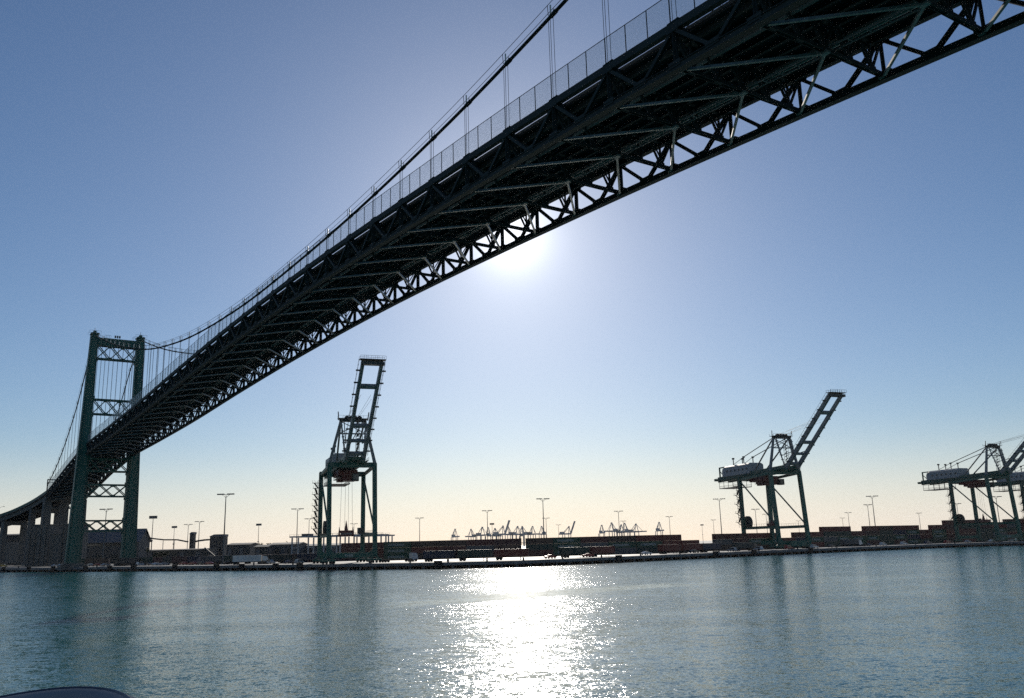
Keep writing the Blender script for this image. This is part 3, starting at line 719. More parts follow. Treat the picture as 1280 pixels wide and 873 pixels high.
    for k in range(nst):
        z = 11 + k * (zl - 15) / nst; z1 = z + (zl - 15) / nst; sx = 1 if k % 2 else -1
        g.beam((-sx * 1.3, -S_ / 2 - 1.2, z), (sx * 1.3, -S_ / 2 - 2.4, z1), .7, .12)
        g.beam((-sx * 1.3, -S_ / 2 - 1.2, z + 1.0), (sx * 1.3, -S_ / 2 - 2.4, z1 + 1.0), .07, .07)
        g.box((sx * 1.2, -S_ / 2 - 1.9, z1), (1.3, 2.6, .14)); g.beam((sx * 1.2, -S_ / 2 - 3.1, z1), (sx * 1.2, -S_ / 2 - 3.1, z1 + 1.1), .09, .09)
    for a_, b_ in ((-1.7, -1.2), (1.7, -1.2)): g.beam((a_, -S_ / 2 + b_, 10.5), (a_, -S_ / 2 + b_, zl - 3), .1, .1)
    g.build('stairway', M['crane_dark'], root)
    g = MB(); g.tube((1.6, -S_ / 2 + 1.2, 13), (1.6, -S_ / 2 + 2.4, 13), 3.1, 24); g.tube((1.6, -S_ / 2 + 1.0, 13), (1.6, -S_ / 2 + 2.6, 13), .7, 12)
    g.build('cable_reel', M['crane_dark'], root)
    g = MB(); g.box((2.5, S_ / 2 - 1.4, 12), (2.6, 2.0, 2.4)); g.build('control_cabin', M['crane_dark'], root)
    return root
def text_mesh(txt, size):
    c = bpy.data.curves.new('lettering', 'FONT'); c.body = txt; c.size = size; c.extrude = .02; o = bpy.data.objects.new('lettering_tmp', c); COL.objects.link(o)
    dg = bpy.context.evaluated_depsgraph_get(); me = bpy.data.meshes.new_from_object(o.evaluated_get(dg)); bpy.data.objects.remove(o); me.materials.clear(); me.materials.append(M['white']); return me
crane0 = quay_crane(); bpy.context.view_layer.update(); index_kids(crane0)
CR_POS = [(-69.0, 356.9, .335, 'green and grey quay crane with raised boom nearest the bridge tower', 'quay cranes with raised booms'),
          (119.9, 452.4, .372, 'green quay crane with pale machinery house, whole boom raised towards the right', 'quay cranes with raised booms'),
          (261.2, 527.9, .385, 'green quay crane near right edge, its boom cut off by the frame', 'quay cranes with raised booms'),
          (325.5, 569.0, .39, 'quay crane at the right edge showing only its rear girder end', 'quay cranes with raised booms')]
for i, (x, y, ph, lab, grp) in enumerate(CR_POS):
    o = crane0 if i == 0 else copy_tree(crane0)
    o.location = (x, y, LAND); o.rotation_euler = (0, 0, math.atan2(-math.cos(ph), math.sin(ph))); tag(o, lab, 'harbour crane', grp)

# ------------------------------------------------------------------ light masts
def mast_mesh():
    g = MB(); g.tube((0, 0, 0), (0, 0, 29.2), .34, 10, .17); g.box((0, 0, .4), (1.4, 1.4, .8)); return g
def light_mast(block=False):
    r = empty('light_mast', (0, 0, 0)); mast_mesh().build('pole', M['lampgrey'], r)
    g = MB()
    if block:
        g.box((0, 0, 29.6), (5.2, 1.0, 1.9)); g.build('floodlight_bank', M['lampgrey'], r); MB().box((0, 0, 14), (1.2, .8, .9)).build('junction_box', M['lampgrey'], r)
    else:
        g.beam((-3.4, 0, 29.6), (3.4, 0, 29.6), .2, .2); g.beam((0, 0, 28.3), (-1.6, 0, 29.5), .14, .14); g.beam((0, 0, 28.3), (1.6, 0, 29.5), .14, .14); g.build('crossarm', M['lampgrey'], r)
        for k, x in enumerate((-3.3, -2.2, -1.1, 1.1, 2.2, 3.3)):
            h = MB(); h.box((x, -.35, 29.75), (.75, 1.1, .5)); h.build('floodlight', M['lampgrey'], r)
    return r
mA = light_mast(); mB = light_mast(True); bpy.context.view_layer.update(); index_kids(mA); index_kids(mB)
MASTS = [(282.5, 620, 0, 'tallest light mast left of the left crane, beside the conveyor house'), (133, 638.5, 0, 'light mast seen between the two tower legs'),
 (191.5, 648, 1, 'light mast with square floodlight bank just right of the bridge tower'), (218, 660, 1, 'small light mast with square bank left of the conveyor tower'),
 (235.5, 657, 0, 'thin distant light mast directly above the conveyor tower'), (249.5, 653.5, 0, 'thin light mast between the conveyor tower and the conveyor house'),
 (323.5, 657, 1, 'short light mast with square bank above the low sheds left of crane'), (372, 638, 0, 'light mast standing just left of the left crane legs'),
 (386.5, 650, 0, 'small light mast behind the stairway side of the left crane'), (442.5, 656, 0, 'small light mast seen between the legs of the left crane'),
 (524.5, 649, 0, 'lone light mast right of the left crane above the containers'), (609, 640, 0, 'light mast rising above the distant row of pale cranes'),
 (615, 656, 1, 'short mast with a compact head beside the taller one at the far cranes'), (678.5, 625.5, 0, 'tallest light mast above the middle of the container wall'),
 (682.5, 649, 0, 'smaller light mast immediately right of the tallest middle mast'), (698, 657, 0, 'faint small light mast left of the lone far crane with raised boom'),
 (773, 640.5, 0, 'light mast above the four distant cranes near the middle right'), (779, 652.5, 0, 'smaller mast close behind the one above four distant cranes'),
 (836.5, 647, 0, 'light mast standing above the tall red container stack'), (877.5, 657, 1, 'short light mast with square bank left of the middle crane'),
 (891.5, 651, 0, 'slim light mast between the square bank mast and the big one'), (899, 625.5, 0, 'tall light mast immediately left of the middle crane'),
 (944, 638, 0, 'light mast behind the left legs of the middle crane'), (957.5, 644, 0, 'smaller light mast behind the centre of the middle crane'),
 (998, 652, 0, 'short light mast seen behind the right leg of middle crane'), (1053, 648.5, 0, 'shorter light mast of the pair right of the middle crane'), (1060, 642, 0, 'taller light mast of the pair right of the middle crane'),
 (1084.5, 632.5, 0, 'lower light mast of the close pair midway between two right cranes'), (1090, 622, 0, 'tallest light mast of the close pair between the two right cranes'),
 (1148.5, 642.5, 0, 'single light mast left of the right hand crane'), (1196, 631, 0, 'light mast partly hidden by the left leg of the right crane'), (1245, 622.5, 0, 'light mast behind the right legs of the right crane')]
ua = ub = False
for x, y, kind, lab in MASTS:
    D = (LAND + 30 - EYE) * FPX / (hor(x) - y)
    base = mB if kind else mA
    if kind: o = base if not ub else copy_tree(base); ub = True
    else: o = base if not ua else copy_tree(base); ua = True
    p = on_ground(x + (x - 640) * .0, D, LAND); ptop = at(x, y, D)
    o.location = (ptop.x, D, LAND); o.rotation_euler = (0, 0, random.uniform(-.25, .35)); tag(o, lab, 'light mast', 'light masts over the container yard')
# ------------------------------------------------------------------ containers
CC = {'rust red': (.15, .020, .012), 'dark red': (.10, .015, .011), 'maroon': (.065, .013, .013), 'green': (.005, .058, .028), 'dark green': (.005, .03, .02), 'navy blue': (.008, .014, .04), 'grey': (.09, .09, .09), 'brown': (.06, .026, .016)}
def container_mesh():
    g = MB(); L_, Wd, Hh = 12.19, 2.44, 2.59; nn = 44
    g.box((0, 0, .12), (L_, Wd, .24)); g.box((0, 0, Hh - .08), (L_, Wd, .16))
    for sx in (-1, 1):
        for sy in (-1, 1): g.box((sx * (L_ / 2 - .09), sy * (Wd / 2 - .09), Hh / 2), (.2, .2, Hh + .04))
    for sy in (-1, 1):
        pts = []
        for k in range(nn + 1):
            x = -L_ / 2 + .15 + k * (L_ - .3) / nn; d = (.0 if k % 2 else .05); pts.append((x, sy * (Wd / 2 - .03 - d)))
        for k in range(nn):
            (x0, y0), (x1, y1) = pts[k], pts[k + 1]; g.add([(x0, y0, .2), (x1, y1, .2), (x1, y1, Hh - .1), (x0, y0, Hh - .1)], [(0, 1, 2, 3)])
    g.box((L_ / 2 - .1, 0, Hh / 2), (.06, Wd - .2, Hh - .2)); g.box((-L_ / 2 + .1, 0, Hh / 2), (.06, Wd - .2, Hh - .2))
    for y in (-.85, -.35, .35, .85): g.tube((-L_ / 2 + .04, y, .15), (-L_ / 2 + .04, y, Hh - .1), .03, 6)
    return g
CMESH = {}
for k, c in CC.items(): CMESH[k] = container_mesh().mesh('container', mat('container_' + k.replace(' ', '_'), c, .5, 0, .3, .7, streak=True))
TXT = text_mesh('EVERGREEN', 1.35)
ORD = ['', 'first', 'second', 'third', 'fourth', 'fifth', 'sixth', 'seventh', 'eighth', 'ninth', 'tenth', 'eleventh', 'twelfth']
TIER = ['bottom tier', 'second tier', 'third tier', 'fourth tier', 'fifth tier', 'sixth tier']
def put_container(p, rz, col, lab, grp, letter=False):
    o = link('shipping_container', CMESH[col], None, p, rz)
    tag(o, lab, 'container', grp)
    if letter:
        t = link('lettering', TXT, o); t.rotation_euler = (math.pi / 2, 0, 0); t.location = (-4.2, -1.235, .75)
    return o
def quay_depth(px):
    # forward distance of the quay edge seen in that column
    u = (ray(px, hor(px)).x) / ray(px, hor(px)).y
    for (x0, y0), (x1, y1) in zip(QUAY, QUAY[1:]):
        a, b_ = x0 - u * y0, x1 - u * y1
        if a <= 0 <= b_: t = a / (a - b_); return y0 + t * (y1 - y0)
    return 500.
TOPS = [(478, 676.5), (545, 677), (600, 676), (602, 674.5), (632, 674.5), (633, 677), (656, 677), (657, 699), (664, 699), (665, 673), (727, 673), (728, 674.5), (770, 674), (792, 671.5), (826, 671.5), (827, 665.5), (856, 665.5), (857, 672.5), (898, 671.5), (901, 664.5), (962, 663), (985, 666), (1034, 663), (1036, 659), (1121, 656.5), (1122, 660), (1146, 658.5), (1148, 654.5), (1196, 653), (1300, 650.5)]
def top_at(px):
    for (a, y0), (b_, y1) in zip(TOPS, TOPS[1:]):
        if a <= px <= b_: return y0 + (y1 - y0) * (px - a) / (b_ - a)
    return TOPS[-1][1]
LM = [(475, 'left crane'), (678, 'tallest middle light mast'), (841, 'tall red stack'), (968, 'middle crane'), (1090, 'close pair of masts'), (1232, 'right crane')]
def landmark(px, used={}):
    best = min(LM, key=lambda l: abs(l[0] - px)); return best
random.seed(11)
px = 480.0; cols = []; gapdone = False
while px < 1300:
    D = max(quay_depth(px) + 66, 405)
    a = on_ground(px, D, LAND)
    # yard rows run along the line of the wharf
    D2 = max(quay_depth(px + 24) + 66, 405); b_ = on_ground(px + 24, D2, LAND); dr = (b_ - a).normalized(); rz = math.atan2(dr.y, dr.x)
    c = a + dr * 6.11; e = a + dr * 12.23
    pxe = 640 + FPX * ((e - Vector((0, 0, EYE))).dot(CR)) / ((e - Vector((0, 0, EYE))).dot(cf))
    cols.append([px, pxe, c, rz]); px = pxe + (5 if 636 < pxe < 666 and not gapdone else 0)
    if 636 < pxe < 666: gapdone = True
for ci, (p0, p1, c, rz) in enumerate(cols):
    pm = (p0 + p1) / 2; yt = top_at(pm); zt = at(pm, yt, c.y).z; n_ = int(round((zt - LAND) / 2.6))
    n_ = max(n_, 2)
    if pm > 870 and ci % 5 == 2: n_ -= 1
    lx, ln = landmark(pm); same = [q for q in cols if landmark((q[0] + q[1]) / 2)[1] == ln and ((q[0] + q[1]) / 2 > lx) == (pm > lx)]
    same.sort(key=lambda q: abs((q[0] + q[1]) / 2 - lx)); k = [q[0] for q in same].index(p0) + 1; side = 'right' if pm > lx else 'left'
    for t in range(max(n_, 0)):
        # front face colour mix
        if t == n_ - 1: col = random.choice(['rust red', 'dark red', 'maroon', 'rust red', 'brown'])
        else: col = random.choice(['green', 'dark green', 'dark red', 'maroon', 'green', 'navy blue', 'dark green', 'brown', 'rust red', 'grey'])
        if 700 < pm < 728: col = 'green'
        if 830 < pm < 858: col = 'rust red'
        if 480 <= pm < 500: col = 'green'
        lab = '%s container, %s, %s column %s of the %s' % (col, TIER[t], ORD[min(k, 12)], side, ln)
        put_container((c.x, c.y, LAND + .02 + t * 2.6), rz, col, lab, 'containers stacked along the yard', letter=(col == 'green'))
# front row on road chassis
def chassis_mesh():
    g = MB()
    for y in (-.45, .45): g.beam((-6, y, .95), (6, y, .95), .18, .3)
    for x in (-5.5, -2, 2, 5.5): g.beam((x, -1.15, .98), (x, 1.15, .98), .25, .22)
    g.beam((3.2, -.8, 0), (3.2, -.8, .9), .15, .15); g.beam((3.2, .8, 0), (3.2, .8, .9), .15, .15)
    return g
def wheels_mesh(xs, r=.5):
    g = MB()
    for x in xs:
        for y in (-1.0, 1.0): g.tube((x, y - .22, r), (x, y + .22, r), r, 14)
    return g
CHM = chassis_mesh().mesh('frame', M['black']); CHW = wheels_mesh((-5.0, -3.8)).mesh('wheels', M['black'])
px = 530.0; k = 0; frow = []
while px < 900:
    D = quay_depth(px) + 24; a = on_ground(px, D, LAND); b_ = on_ground(px + 20, quay_depth(px + 20) + 24, LAND); dr = (b_ - a).normalized()
    e = a + dr * 13.2
    pxe = 640 + FPX * ((e - Vector((0, 0, EYE))).dot(CR)) / ((e - Vector((0, 0, EYE))).dot(cf))
    if not (663 < px < 672) and not (742 < px < 768) and not (785 < px < 800): frow.append((px, a + dr * 6.3, math.atan2(dr.y, dr.x)))
    px = pxe
random.seed(5)
for k, (px, c, rz) in enumerate(frow):
    r = empty('container_chassis', (c.x, c.y, LAND), rz); o = link('frame', CHM, r); o2 = link('wheels', CHW, r)
    where = '%s from left in the waterside row' % (ORD[min(k + 1, 12)])
    tag(r, 'black chassis under a container, %s' % where, 'trailer', 'container chassis parked along the wharf')
    col = random.choice(['rust red', 'maroon', 'dark green', 'dark red', 'navy blue', 'rust red'])
    put_container((c.x, c.y, LAND + 1.12), rz, col, '%s container riding on a chassis, %s' % (col, where), 'containers on chassis by the water')
# stacks behind the legs of the left crane
cl = [(430, 470, 3, ['dark red', 'maroon', 'dark red']), (472, 470, 3, ['green', 'green', 'green'])]
for j, (px, D, n_, colr) in enumerate([(427, 420, 3, ['maroon', 'dark red', 'dark red']), (451, 422, 3, ['dark red', 'rust red', 'dark red'])]):
    p = on_ground(px, D, LAND)
    for t in range(n_):
        put_container((p.x + 6, p.y, LAND + .02 + 2.6 * t), .05, colr[t], '%s container on the %s, %s stack seen between the left crane legs' % (colr[t], TIER[t], ('left', 'right')[j]), 'containers behind the left crane')
for j, px in enumerate((377, 388)):
    p = on_ground(px, 400, LAND); put_container((p.x + 6, p.y + j * 6, LAND + .02), .0, 'navy blue', 'navy blue container on the ground at the left foot of left crane, %s' % ('nearer one' if j == 0 else 'farther one'), 'blue containers')

# ------------------------------------------------------------------ yard gantries behind the left crane
def yard_gantry():
    r = empty('yard_gantry_crane', (0, 0, 0))
    for sx in (-1, 1):
        for sy in (-1, 1):
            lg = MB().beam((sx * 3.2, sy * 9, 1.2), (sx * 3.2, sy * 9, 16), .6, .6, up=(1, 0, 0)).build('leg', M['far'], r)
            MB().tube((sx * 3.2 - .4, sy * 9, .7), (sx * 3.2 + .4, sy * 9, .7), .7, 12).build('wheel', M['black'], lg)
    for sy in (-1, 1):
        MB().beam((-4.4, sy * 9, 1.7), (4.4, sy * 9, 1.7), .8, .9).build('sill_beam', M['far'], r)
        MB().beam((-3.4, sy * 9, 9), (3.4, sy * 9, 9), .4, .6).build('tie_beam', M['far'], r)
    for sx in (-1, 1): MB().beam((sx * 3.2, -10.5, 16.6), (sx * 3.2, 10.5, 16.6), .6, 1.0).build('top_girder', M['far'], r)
    MB().box((0, 2, 17.8), (6, 3.6, 1.6)).build('trolley', M['lampgrey'], r)
    g = MB()
    for k in range(9): g.beam((-4.1, -10 + k * 2.5, 17), (-4.1, -10 + k * 2.5, 18.3), .1, .1)
    g.beam((-4.1, -10, 18.3), (-4.1, 10, 18.3), .1, .1); g.build('handrail', M['lampgrey'], r)
    MB().box((2, -9, 3.2), (3, 1.6, 1.8)).build('engine_box', M['lampgrey'], r)
    return r
yg = yard_gantry(); bpy.context.view_layer.update(); index_kids(yg)
for i, (px, D, rz, lab) in enumerate([(388, 470, 1.3, 'pale yard gantry crane just left of the left crane legs'), (408, 480, 1.35, 'pale yard gantry crane straddled by the left legs of left crane'), (437, 462, 1.3, 'pale yard gantry crane between the legs of the left crane'), (459, 474, 1.32, 'pale yard gantry crane behind the right legs of the left crane'), (468, 500, 1.4, 'pale yard gantry crane just right of the left crane legs')]):
    o = yg if i == 0 else copy_tree(yg); p = on_ground(px, D, LAND); o.location = (p.x, p.y, LAND); o.rotation_euler = (0, 0, rz); o.scale = (1, 1, .72); tag(o, lab, 'gantry crane', 'yard gantry cranes')

# ------------------------------------------------------------------ far terminal cranes
def far_crane_mesh(up):
    g = MB()
    for x in (-12, 12):
        for y in (-9, 9): g.beam((x, y, 0), (x, y, 38), 2.0, 2.0)
    for y in (-9, 9): g.beam((-12, y, 12), (12, y, 12), 1.6, 2)
    g.beam((-30, 0, 40), (16, 0, 40), 7, 5); g.box((-18, 0, 45), (16, 9, 6))
    for y in (-1, 1): g.beam((12, y * 8, 40), (10, y * 1.5, 66), 1.8, 1.8); g.beam((10, y * 1.5, 66), (-14, y * 6, 42), 1.3, 1.3)
    g.box((10, 0, 66), (3, 5, 3))
    if up: g.beam((16, 0, 40), (34, 0, 84), 6, 4)
    else:
        g.beam((16, 0, 40), (62, 0, 40), 6, 4); g.beam((10, 0, 66), (44, 0, 41), .9, .9)
    return g
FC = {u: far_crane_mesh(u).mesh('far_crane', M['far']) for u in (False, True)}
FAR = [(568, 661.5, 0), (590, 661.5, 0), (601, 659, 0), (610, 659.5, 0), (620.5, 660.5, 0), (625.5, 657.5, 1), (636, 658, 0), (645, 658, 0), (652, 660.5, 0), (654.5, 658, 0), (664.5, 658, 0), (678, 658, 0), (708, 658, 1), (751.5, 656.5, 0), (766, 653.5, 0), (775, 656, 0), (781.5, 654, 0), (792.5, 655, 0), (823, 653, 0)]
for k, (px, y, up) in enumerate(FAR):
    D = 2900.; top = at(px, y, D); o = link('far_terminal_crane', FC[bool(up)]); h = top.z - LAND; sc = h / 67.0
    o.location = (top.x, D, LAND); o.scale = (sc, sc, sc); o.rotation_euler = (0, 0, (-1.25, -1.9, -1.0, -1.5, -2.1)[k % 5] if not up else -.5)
    if px < 600: nm = 'of the pair at the left end of the distant row'; kk = 'left one' if k == 0 else 'right one'; lab = 'tiny hazy crane, %s %s' % (kk, nm)
    elif px < 700: lab = 'tiny hazy crane, %s in the crowded distant row' % (ORD[k - 1])
    elif px < 720: lab = 'tiny hazy far crane with raised boom standing alone right of the row'
    elif px < 755: lab = 'tiny hazy crane left of the group of four distant cranes'
    elif px < 800: lab = 'tiny hazy crane far away, %s from left in the group of four' % ORD[k - 13]
    else: lab = 'tiny hazy crane standing alone just left of the tall red stack'
    if up and px < 700: lab = 'tiny hazy crane with its boom raised inside the crowded distant row'
    tag(o, lab, 'harbour crane', 'distant terminal cranes on the horizon')

# ------------------------------------------------------------------ buildings on the left
# warehouse with pale blue roof behind the tower
a = on_ground(96, 600, LAND); b_ = on_ground(172, 600, LAND); zr = at(150, 662.5, 600).z - LAND; ze = at(150, 678, 600).z - LAND; L_ = (b_ - a).length
wh = empty('warehouse', (a.x, 600, LAND)); tag(wh, 'large warehouse with pale blue sloping roof behind the bridge tower legs', 'warehouse')
MB().prism([(0, 0, 0), (0, 0, ze), (0, 9, zr), (0, 18, ze), (0, 18, 0)], (L_, 0, 0)).build('wall', M['shed'], wh)
g = MB(); g.add([(-1, -1, ze - .2), (L_ + 1, -1, ze - .2), (L_ + 1, 9, zr + .35), (-1, 9, zr + .35), (-1, -1, ze + .15), (L_ + 1, -1, ze + .15), (L_ + 1, 9, zr + .7), (-1, 9, zr + .7)], [(0, 1, 2, 3), (4, 5, 6, 7), (0, 1, 5, 4), (1, 2, 6, 5), (2, 3, 7, 6), (3, 0, 4, 7)])
g.add([(-1, 19, ze - .2), (L_ + 1, 19, ze - .2), (L_ + 1, 9, zr + .35), (-1, 9, zr + .35), (-1, 19, ze + .15), (L_ + 1, 19, ze + .15), (L_ + 1, 9, zr + .7), (-1, 9, zr + .7)], [(0, 1, 2, 3), (4, 5, 6, 7), (0, 1, 5, 4), (1, 2, 6, 5), (2, 3, 7, 6), (3, 0, 4, 7)])
g.build('roof', M['paleblue'], wh)
for k in range(4): MB().box((6 + k * 9, -.1, 2.6), (5, .2, 5.2)).build('door', M['crane_dark'], wh)
MB().box((L_ / 2, -.12, ze - 1.4), (L_ - 2, .2, 1.0)).build('window_band', M['glass'], wh)
# low terminal sheds
def shed(px0, px1, yt, D, dp, label, mt, nd=4, rise=1.2, name='storage_shed'):
    a = on_ground(px0, D, LAND); b_ = on_ground(px1, D, LAND); h = at((px0 + px1) / 2, yt, D).z - LAND; L_ = (b_ - a).length
    r = empty(name, (a.x, D, LAND)); tag(r, label, 'building')
    MB().box((L_ / 2, dp / 2, (h - .8) / 2), (L_, dp, h - .8)).build('wall', mt, r)
    MB().prism([(-.5, -.6, h - .8), (-.5, dp / 2, h - .8 + rise), (-.5, dp + .6, h - .8)], (L_ + 1, 0, 0)).build('roof', M['brownbox'], r)
    for k in range(nd): MB().box(((k + .5) * L_ / nd, -.06, (h - .8) * .42), (L_ / nd * .55, .14, (h - .8) * .7)).build('door', M['crane_dark'] if k % 2 else M['lampgrey'], r)
    return r
shed(335, 372, 679, 560, 25, 'long pale grey shed left of the left crane legs', M['shed'], 5)
shed(372, 428, 680.5, 580, 25, 'pale corrugated shed showing behind the left crane legs', M['shed'], 6)
shed(318, 334, 682, 540, 14, 'small brown shed between the two low sheds left of the crane', M['brownbox'], 2)
shed(283, 312, 679.5, 620, 22, 'low flat building right of the conveyor house', M['brownbox'], 4)
shed(182, 262, 686, 640, 20, 'very low long shed under the conveyor bridge', M['brownbox'], 8, .6)
shed(-260, 30, 671, 660, 30, 'long dark shed added to close the bright gap between the left viaduct piers', M['brownbox'], 9)  # added dark mass that closes the bright sky gap beyond the piers
shed(-700, -270, 671, 640, 30, 'farther dark shed continuing left beyond the viaduct', M['brownbox'], 9)
# conveyor tower, house and gallery
def tower_block(name, px0, px1, yt, D, dp, label, roofd):
    a = on_ground(px0, D, LAND); b_ = on_ground(px1, D, LAND); h = at((px0 + px1) / 2, yt, D).z - LAND; L_ = (b_ - a).length
    r = empty(name, (a.x, D, LAND)); tag(r, label, 'building'); MB().box((L_ / 2, dp / 2, h / 2), (L_, dp, h)).build('wall', M['brownbox'], r)
    MB().prism([(-.3, -.3, h), (-.3, -.3, h + .3), (L_ * roofd, -.3, h + 1.6), (L_ + .3, -.3, h + 1.6), (L_ + .3, -.3, h)], (0, dp + .6, 0)).build('roof', M['paleblue'], r)
    for k in range(2): MB().box((L_ * (.3 + .4 * k), -.06, h * .72), (L_ * .16, .14, 1.4)).build('window', M['glass'], r)
    return r
tower_block('conveyor_tower', 235.5, 240.5, 668, 700, 5, 'narrow brown conveyor tower rising above the low sheds', .3)
tower_block('conveyor_house', 261, 278, 671, 660, 10, 'square brown conveyor house left of the tallest left mast', .3)
cv = empty('conveyor_bridge', (on_ground(178, 700, LAND).x, 700, LAND)); tag(cv, 'thin conveyor bridge sagging from the blue roofed warehouse to the conveyor tower and house', 'conveyor')
g = MB(); pp = [at(x, y, 700) - cv.location for x, y in ((177, 670), (190, 673.3), (205, 675), (222, 675), (235, 677.5))]
for p, q in zip(pp, pp[1:]): g.beam(p, q, 2.0, 1.0)
g.build('gallery', M['brownbox'], cv)
g = MB(); pp = [at(x, y, 700) - cv.location for x, y in ((241, 678), (248, 676.3), (256, 675.2), (262, 674.8))]
for p, q in zip(pp, pp[1:]): g.beam(p, q, 2.0, 1.2)
g.build('gallery', M['brownbox'], cv)
for x in (190, 204, 218, 248): p = at(x, 676, 700) - cv.location; MB().beam((p.x, p.y, 0), p, .35, .35).build('trestle', M['lampgrey'], cv)

# ------------------------------------------------------------------ trees
def tree(px, D, h, label, cat='tree', palm=True, seed=0):
    rnd = random.Random(seed); p = on_ground(px, D, LAND); r = empty('palm_tree' if palm else 'broadleaf_tree', (p.x, p.y, LAND)); tag(r, label, cat)
    g = MB(); g.tube((0, 0, 0), (.2, 0, h * .5), .32, 8, .25); g.tube((.2, 0, h * .5), (.1, 0, h * .85), .25, 8, .18)
    if not palm:
        for k in range(4): a = k * 1.6; g.tube((.2, 0, h * .5), (math.cos(a) * h * .22, math.sin(a) * h * .22, h * .8), .16, 6, .06)
    g.build('trunk', M['trunk'], r); c = MB()
    if palm:
        for k in range(34):
            a = rnd.random() * 6.28; el = rnd.uniform(-.6, 1.2); q = Vector((.1, 0, h * .85)); ln = rnd.uniform(1.8, 2.6)
            for j in range(5):
                d = Vector((math.cos(a) * math.cos(el), math.sin(a) * math.cos(el), math.sin(el))) * ln / 5; sd_ = Vector((-math.sin(a), math.cos(a), 0)) * (.42 - .07 * j)
                c.add([q - sd_, q + sd_, q + d + sd_ * .8, q + d - sd_ * .8], [(0, 1, 2, 3)]); q = q + d; el -= .33
    else:
        cl_ = [(Vector((rnd.gauss(0, .2), rnd.gauss(0, .2), rnd.uniform(.55, .95))) * h) for _ in range(9)]
        for k in range(620):
            b0 = rnd.choice(cl_); q = b0 + Vector((rnd.gauss(0, .09), rnd.gauss(0, .09), rnd.gauss(0, .06))) * h
            u = Vector((rnd.gauss(0, 1), rnd.gauss(0, 1), rnd.gauss(0, 1))).normalized() * .34; v = u.cross(Vector((rnd.gauss(0, 1), rnd.gauss(0, 1), 1))).normalized() * .25
            c.add([q - u - v, q + u - v, q + u + v, q - u + v], [(0, 1, 2, 3)])
    c.build('crown', M['leaf'], r)
tree(183.5, 560, 9.5, 'palm tree at the right end of the blue roofed warehouse', seed=1)
tree(327.5, 600, 11, 'rounded tree behind the small brown shed', palm=False, seed=2)
tree(357.5, 610, 10.5, 'rounded tree rising behind the long pale shed', palm=False, seed=3)
tree(205, 600, 7, 'small bushy tree under the conveyor bridge, right of the palm', palm=False, seed=4)
tree(198, 600, 6.4, 'smallest bushy tree between the palm and the next tree', palm=False, seed=5)

# ------------------------------------------------------------------ vehicles and yard clutter
CARC = {'black': (.012, .012, .014), 'silver': (.35, .35, .36), 'white': (.6, .6, .6), 'dark blue': (.015, .025, .07), 'red': (.25, .02, .015), 'dark grey': (.05, .05, .055), 'yellow': (.45, .28, .03)}
CM = {k: mat('car_' + k.replace(' ', '_'), c, .25, .1, .05) for k, c in CARC.items()}
def car(kind='sedan'):
    body = [(-2.2, .35), (-2.25, .75), (-2.1, .95), (-1.3, 1.0), (1.0, .98), (2.1, .85), (2.25, .6), (2.2, .35)]
    cab = [(-1.6, .98), (-1.1, 1.42), (.35, 1.45), (1.1, .98)] if kind == 'sedan' else [(-2.1, .98), (-2.0, 1.75), (.5, 1.78), (1.15, .98)]
    g = MB(); g.prism([(x, -.88, z) for x, z in body], (0, 1.76, 0)); g.prism([(x, -.76, z) for x, z in [(a * .92 + .0, b - .06 if b > 1 else b) for a, b in cab]], (0, 1.52, 0))
    gl = MB(); gl.prism([(x, -.78, z) for x, z in [(a * .8, 1.05 if b < 1 else b - .14) for a, b in cab]], (0, 1.56, 0))
    wl = MB()
    for x in (-1.35, 1.4):
        for y in (-.8, .8): wl.tube((x, y - .1, .33), (x, y + .1, .33), .33, 14)
    return g, gl, wl
CMESHES = {}
for kd in ('sedan', 'van'):
    g, gl, wl = car(kd); CMESHES[kd] = (g, gl.mesh('windows', M['glass']), wl.mesh('wheels', M['black']))
BODY = {(kd, c): CMESHES[kd][0].mesh('body', CM[c]) for kd in ('sedan', 'van') for c in CARC}
def put_car(px, back, col, kd, rz, lab, grp):
    D = quay_depth(px) + back; p = on_ground(px, D, LAND); r = empty('parked_car' if kd == 'sedan' else 'parked_van', (p.x, p.y, LAND + .045), rz); tag(r, lab, 'car' if kd == 'sedan' else 'van', grp)
    link('body', BODY[(kd, col)], r); link('windows', CMESHES[kd][1], r); link('wheels', CMESHES[kd][2], r)
random.seed(21)
carspots = [112, 121, 132, 176, 186, 196, 206, 229, 241, 252, 262, 285, 330, 338, 362, 374]
names_ = ['leftmost', 'second from left', 'third from left', 'fourth from left', 'fifth from left', 'sixth from left', 'seventh from left', 'eighth from left', 'eighth from right', 'seventh from right', 'sixth from right', 'fifth from right', 'fourth from right', 'third from right', 'second from right', 'rightmost']
for k, px in enumerate(carspots):
    col = random.choice(['black', 'silver', 'dark grey', 'dark blue', 'white', 'red']); kd = random.choice(['sedan', 'sedan', 'van'])
    put_car(px, 24, col, kd, random.choice([1.2, 1.0, -.7, 2.5]), '%s %s near the wharf edge, %s in the row left of crane' % (col, 'car' if kd == 'sedan' else 'van', names_[k]), 'vehicles parked near the wharf edge')
for k, px in enumerate([147, 184, 215, 238, 268, 292, 345, 368, 391]):
    col = random.choice(['black', 'dark grey', 'dark blue', 'red', 'silver'])
    put_car(px, 62, col, 'van', random.uniform(0, 3), '%s van in the back row of the yard, %s from the left' % (col, ORD[k + 1]), 'vans in the yard behind')
random.seed(44)
rw = [688, 735, 808, 868, 915, 948, 986, 1018, 1040, 1083, 1104, 1130, 1160, 1184, 1210, 1240, 1266]
